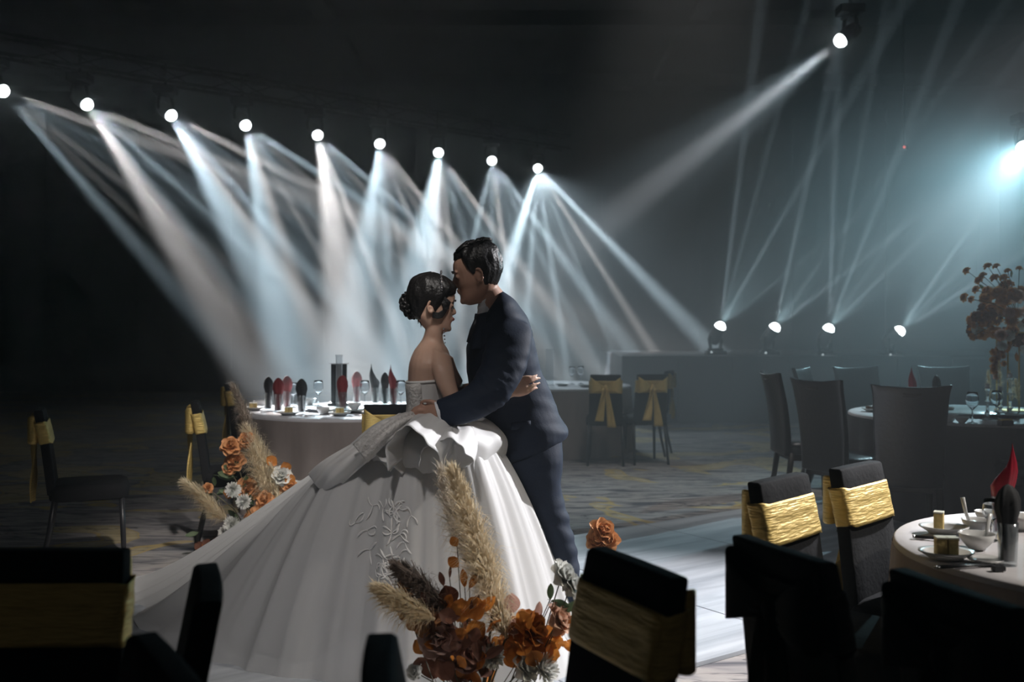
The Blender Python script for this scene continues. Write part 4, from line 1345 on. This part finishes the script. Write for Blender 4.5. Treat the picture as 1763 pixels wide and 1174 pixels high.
def plume(par, pts, wid, m, n=900, seed=0, base=None):
    """pampas plume: stalk plus drooping fibre tufts"""
    r = random.Random(seed); P = [Vector(p) - par.location for p in pts]
    def at(t):
        x = t * (len(P) - 1); i = min(int(x), len(P) - 2); f = x - i
        p0, p1, p2, p3 = P[max(i - 1, 0)], P[i], P[i + 1], P[min(i + 2, len(P) - 1)]
        return .5 * (2 * p1 + (p2 - p0) * f + (2 * p0 - 5 * p1 + 4 * p2 - p3) * f * f + (3 * p1 - p0 - 3 * p2 + p3) * f ** 3)
    g = MB()
    for k in range(n):
        t = r.random() ** .85 * .95
        p = at(t); ax = (at(min(1, t + .05)) - at(max(0, t - .02))).normalized()
        a = r.uniform(0, 2 * PI); e1 = ax.orthogonal().normalized(); e2 = ax.cross(e1)
        out = e1 * math.cos(a) + e2 * math.sin(a)
        env = math.sin(PI * min(1, .14 + t * .86)) ** .6 * (1 - .35 * t)
        ln = wid * 1.5 * r.uniform(.4, 1.15) * (.5 + .7 * env)
        sp = wid * env * r.uniform(.25, 1.25)
        jit = Vector((r.gauss(0, 1), r.gauss(0, 1), r.gauss(0, 1))) * wid * .12
        p1 = p + ax * ln * .40 + out * sp * .6 + jit * .5; p2 = p + ax * ln * .85 + out * sp * 1.05 + Vector((0, 0, -.3 * sp)) + jit; p3 = p2 + ax * ln * .15 + out * sp * .35 + Vector((0, 0, -.5 * sp)) + jit
        w = out.cross(ax) * (.0014 * r.uniform(.6, 1.4))
        g.add([p - w, p + w, p1 + w * 1.2, p1 - w * 1.2, p2 + w, p2 - w, p3], [(0, 1, 2, 3), (3, 2, 4, 5), (5, 4, 6)])
    g.tube([at(k / 10) for k in range(11)], [.006 * (1 - .07 * k) for k in range(11)], 6)
    o = g.build('pampas_plume', m, par, recalc=False)
    return o

# --- arrangement behind the train, left
DL = 6.0
la = thing('floral_arrangement', 'tall floor arrangement of pampas, apricot roses and white chrysanthemums left of the train', 'flowers', W(432, 963, DL))
la.location.z = 0
MB().lathe([(.001, 0), (.16, 0), (.17, .05), (.15, .12), (.12, .14), (.001, .14)], 20, caps=False).build('flower_foam', BLACKPLASTIC, la)
root = W(440, 935, DL)
plume(la, pp([(478, 880, 5.95), (462, 832, 5.95), (446, 785, 5.97), (428, 745, 6.0)]), .095, PAMPAS, 2200, 1)
plume(la, pp([(452, 790, 6.05), (434, 745, 6.05), (418, 705, 6.05), (403, 668, 6.05)]), .06, mat('greyish pampas', (.46, .38, .31), .8, vary=.25, scale=25, thin=.3), 1300, 2)
plume(la, pp([(392, 898, 5.95), (370, 876, 5.93), (345, 850, 5.92), (322, 833, 5.92)]), .065, PAMPAS, 1400, 3)
plume(la, pp([(482, 885, 5.9), (478, 850, 5.9), (472, 820, 5.9), (466, 800, 5.9)]), .03, PAMPAS, 600, 4)
stem(la, [root, W(470, 900, 5.96), W(478, 880, 5.95)], .006)
stem(la, [root, W(420, 915, 5.95), W(392, 898, 5.95)], .006)
for x, y, r_ in ((397, 768, .055), (424, 757, .045), (405, 793, .058), (395, 805, .04), (426, 840, .062), (441, 893, .065), (470, 845, .055), (492, 848, .05), (455, 880, .06), (437, 850, .04), (358, 840, .03), (456, 860, .05), (478, 870, .05), (500, 838, .04)):
    q = W(x, y, DL - .06 + rf.uniform(-.06, .06))
    bloom(la, 'rose', ROSEM, q, r_, (rf.uniform(-.6, .4), -1, rf.uniform(.1, .8)))
    stem(la, [q + Vector((0, .02, -.01)), (q + root) / 2 + Vector((0, .05, .03)), root])
for x, y, r_ in ((401, 843, .058), (421, 864, .058), (485, 818, .055), (513, 847, .065), (399, 903, .062), (386, 916, .045), (429, 907, .055), (413, 930, .055), (462, 893, .06), (448, 905, .04)):
    q = W(x, y, DL - .10 + rf.uniform(-.05, .05))
    bloom(la, 'mum' if x in (401, 421, 399, 386) else 'rose', MUM, q, r_, (rf.uniform(-.4, .3), -1, rf.uniform(.1, .7)))
    stem(la, [q + Vector((0, .02, -.01)), (q + root) / 2 + Vector((0, .05, .03)), root])
for k in range(34):
    x = rf.gauss(430, 36); y = rf.uniform(815, 950)
    leaf(la, 'oval', GREENLEAF, W(x, y, DL + rf.uniform(0, .12)), rf.uniform(.06, .11), (rf.uniform(-1, 1), rf.uniform(-.5, .2), rf.uniform(-.2, 1)))
for x, y in ((408, 812), (414, 806), (402, 820), (418, 822), (412, 832), (436, 868), (366, 852), (372, 862), (506, 858), (420, 770)):
    leaf(la, 'oval', GREENLEAF, W(x, y, DL - .02), rf.uniform(.07, .10), (rf.uniform(-1, 1), -.4, rf.uniform(-.2, 1)))
for k in range(22):
    x = rf.uniform(346, 420); y = rf.uniform(935, 962)
    leaf(la, 'round', RUST if k % 3 == 0 else BROWNLEAF, W(x, y, DL - .05 + rf.uniform(-.08, .08)), rf.uniform(.06, .10), (rf.uniform(-1, .6), -.6, rf.uniform(.1, 1)))
for x, y in ((476, 800), (507, 832), (392, 858), (452, 898), (450, 884), (496, 812)):
    leaf(la, 'round', RUST, W(x, y, DL - .08), .075, (rf.uniform(-1, 1), -.3, .8))

# --- arrangement in front of the gown
DF = 3.1
fa = thing('floral_arrangement', 'low focus arrangement of pampas and rust leaves in front of the white gown', 'flowers', W(815, 1300, DF))
fa.location.z = 0
MB().lathe([(.001, 0), (.15, 0), (.16, .05), (.14, .12), (.11, .14), (.001, .14)], 20, caps=False).build('flower_foam', BLACKPLASTIC, fa)
rootF = W(820, 1250, DF)
plume(fa, pp([(872, 1098, 3.05), (845, 1010, 3.05), (815, 910, 3.06), (782, 815, 3.08)]), .062, PAMPAS, 3000, 5)
plume(fa, pp([(850, 1040, 3.12), (808, 955, 3.13), (778, 880, 3.14), (762, 815, 3.15)]), .05, mat('light pampas', (.70, .62, .52), .8, vary=.2, scale=25, thin=.35), 1800, 6)
plume(fa, pp([(775, 1062, 3.08), (745, 1030, 3.06), (715, 1000, 3.05), (692, 982, 3.05)]), .05, PAMPASDARK, 1800, 7)
plume(fa, pp([(748, 1066, 3.0), (715, 1050, 2.98), (682, 1030, 2.97), (658, 1016, 2.97)]), .045, PAMPAS, 1600, 8)
for x, y in ((872, 1098), (775, 1062), (748, 1066), (850, 1040)): stem(fa, [W(x, y, 3.06), W((x + 820) / 2, 1160, 3.08), rootF], .005)
for k in range(62):
    x = rf.gauss(800, 48); y = rf.uniform(1045, 1185)
    if x > 850: continue
    leaf(fa, rf.choice(['round', 'oval']), rf.choice([BROWNLEAF, BROWNLEAF, RUST]), W(x, y, DF + rf.uniform(-.12, .06)), rf.uniform(.05, .085), (rf.uniform(-1, 1), rf.uniform(-.6, .2), rf.uniform(-.1, 1)))
for k in range(46):
    x = rf.gauss(915, 28); y = rf.uniform(1075, 1150)
    leaf(fa, 'round', RUST, W(x, y, DF + rf.uniform(-.08, .06)), rf.uniform(.045, .075), (rf.uniform(-1, 1), rf.uniform(-.6, .2), rf.uniform(-.1, 1)))
for x, y, kd, m, ln, dr in ((764, 1008, 'oval', BROWNLEAF, .040, (-.3, 0, 1)), (774, 995, 'long', BROWNLEAF, .035, (.1, 0, 1)), (787, 940, 'round', RUST, .03, (-.4, 0, .6)), (789, 975, 'round', RUST, .036, (-.6, 0, .5)), (800, 1010, 'oval', RUST, .05, (-.1, 0, 1)),
                            (808, 1012, 'oval', RUST, .05, (.5, 0, .8)), (803, 1035, 'round', RUST, .04, (.1, 0, -1)), (778, 1042, 'round', BROWNLEAF, .065, (-.3, -.2, 1)), (792, 1070, 'round', RUST, .075, (.1, -.2, 1)), (881, 1055, 'round', PINKLEAF, .055, (0, 0, 1)), (926, 1066, 'oval', PINKLEAF, .05, (.1, 0, 1)),
                            (878, 1092, 'round', PINKLEAF, .05, (.3, 0, .5)), (947, 1032, 'oval', GREENLEAF, .045, (.05, 0, 1)), (950, 1034, 'oval', GREENLEAF, .05, (1, -.2, -.3)), (970, 1055, 'oval', GREENLEAF, .05, (.6, 0, .5)), (712, 1030, 'oval', RUST, .06, (-.7, 0, .7)), (722, 1048, 'oval', RUST, .06, (-.9, 0, .5)), (700, 1012, 'oval', RUST, .045, (-.5, 0, .8))):
    q = W(x, y, DF - .03)
    leaf(fa, kd, m, q, ln * 1.15, dr)
    stem(fa, [q, W(x * .6 + 820 * .4, 1150, DF), rootF], .0016)
for x, y, kd, m, r_ in ((915, 1082, 'rose', RUST, .055), (962, 1066, 'rose', mat('peach rose petals', (.72, .47, .34), .6, vary=.2, scale=30, thin=.25), .045), (968, 988, 'rose', MUM, .042), (984, 1006, 'rose', MUM, .038), (730, 1062, 'rose', ROSEM, .05), (905, 1148, 'rose', MUM, .045), (934, 1152, 'mum', MUM, .06), (756, 1100, 'rose', mat('blush petals', (.60, .42, .36), .6, vary=.2, scale=30, thin=.2), .06), (812, 1120, 'rose', PINKLEAF, .055), (713, 1156, 'rose', MUM, .022), (845, 1130, 'mum', MUM, .05), (700, 1045, 'rose', ROSEM, .035)):
    q = W(x, y, DF - .05)
    bloom(fa, kd, m, q, r_, (1, -.5, .5) if x > 890 else (rf.uniform(-.2, .6), -1, rf.uniform(.2, 1)))
    stem(fa, [q, W(x * .6 + 820 * .4, 1180, DF), rootF], .002)

# --- small arrangement behind the front chair: one bloom shows above it
ra = thing('floral_arrangement', 'apricot bloom rising above the black chair beside the runner', 'flowers', W(1037, 1118, 4.35))
ra.location.z = 0
MB().lathe([(.001, 0), (.10, 0), (.11, .04), (.09, .09), (.001, .09)], 18, caps=False).build('flower_foam', BLACKPLASTIC, ra)
for x, y, r_ in ((1037, 915, .055), (1028, 930, .045), (1048, 932, .045), (1038, 938, .04)):
    q = W(x, y, 4.30)
    bloom(ra, 'rose', ROSEM, q, r_, (rf.uniform(-.5, .5), -1, rf.uniform(.3, 1)))
    stem(ra, [q, W(1037, 1010, 4.33), ra.location + Vector((0, 0, .06))], .003)
for k in range(12):
    leaf(ra, 'round', RUST if k % 2 else BROWNLEAF, W(1037 + rf.uniform(-20, 20), rf.uniform(960, 1090), 4.33), .07, (rf.uniform(-1, 1), -.3, rf.uniform(0, 1)))

# --- tall centrepiece on the right back table
DT = 7.5
ta = thing('flower_centrepiece', 'tall gold stand topped with apricot and white flowers at the right edge', 'flowers', W(1745, 715, DT))
ta.location.z = H + .03
ctr = W(1752, 545, DT)
for sx, sy in ((-1, -1), (1, -1), (1, 1), (-1, 1)):
    a = ta.location + Vector((sx * .085, sy * .085, 0)); z = ctr.z - .12
    MB().tube([a - ta.location, Vector((a.x, a.y, z)) - ta.location], .0065, 8).build('post', BRASS, ta)
MB().box((0, 0, ctr.z - .12 - ta.location.z), (.20, .20, .012)).build('top_plate', BRASS, ta, smooth=False, bevel=.003)
MB().box((0, 0, .004), (.20, .20, .008)).build('base_plate', BRASS, ta, smooth=False, bevel=.003)
for k in range(90):
    v = Vector((rf.gauss(0, 1), rf.gauss(0, 1), rf.gauss(0, 1))).normalized()
    rad = rf.uniform(.18, .33)
    q = ctr + Vector((v.x * rad * 1.05, v.y * rad, v.z * rad * .85))
    m = rf.choice([ROSEM, ROSEM, ROSEM, MUM, BROWNLEAF, PINKLEAF] if v.z > -.2 else [MUM, BROWNLEAF, ROSEM, PINKLEAF])
    bloom(ta, 'rose' if rf.random() < .75 else 'mum', m, q, rf.uniform(.035, .062), v + Vector((0, -.4, .2)))
for x, y in ((1664, 466), (1700, 458), (1715, 458), (1692, 474), (1686, 482), (1660, 512), (1672, 515), (1680, 498), (1735, 466), (1674, 580), (1676, 560), (1698, 500), (1712, 478), (1728, 478), (1755, 462)):
    q = W(x, y, DT - .05)
    bloom(ta, 'rose', ROSEM, q, rf.uniform(.022, .034), (q - ctr))
    stem(ta, [q, (q + ctr) / 2 + Vector((0, 0, .03)), ctr], .0022)
for k in range(40):
    v = Vector((rf.gauss(0, 1), rf.gauss(0, 1), rf.gauss(0, .8))).normalized()
    q = ctr + v * rf.uniform(.2, .34)
    leaf(ta, 'oval', rf.choice([RUST, BROWNLEAF, GREENLEAF]), q, rf.uniform(.05, .09), v)
for k in range(16):      # trailing blossoms under the ball
    q = W(1716 + rf.uniform(-10, 14), 600 + k * 3.2, DT - .05)
    bloom(ta, 'rose', PINKLEAF if k % 2 else ROSEM, q, rf.uniform(.018, .03), (rf.uniform(-1, 1), -1, -.2))
for k, (x, y0, y1) in enumerate(((1705, 690, 640), (1724, 690, 622), (1742, 690, 640), (1753, 690, 655))):
    plume(ta, pp([(x, y0, DT - .1), (x - 2, (y0 + y1) / 2, DT - .1), (x - 4, y1, DT - .1)]), .03, PAMPAS, 260, 30 + k)
for k, (x, y, hh) in enumerate(((1700, 722, .22), (1722, 718, .16), (1739, 720, .26))):
    q = onto(x, y)
    if (Vector((q.x - TRB[0], q.y - TRB[1]))).length < .45: q.z = H + .031
    c = thing('candle_holder', ['ribbed glass candle holder, left under the tall flowers', 'short glass candle holder in the middle under the tall flowers', 'tallest glass candle holder beside the gold posts'][k], 'candle holder', q, 0, 'glass candle holders')
    MB().lathe([(.04, 0), (.036, .008), (.010, .016), (.012, .03), (.022, .045), (.010, .06), (.010, hh * .5), (.022, hh * .5 + .015), (.010, hh * .5 + .03), (.012, hh - .03), (.026, hh)], 20).build('stem', ACRYL, c)
    MB().lathe([(.016, hh), (.016, hh + .03), (.012, hh + .035), (.002, hh + .036)], 12).build('candle', CLOTHWHITE, c)
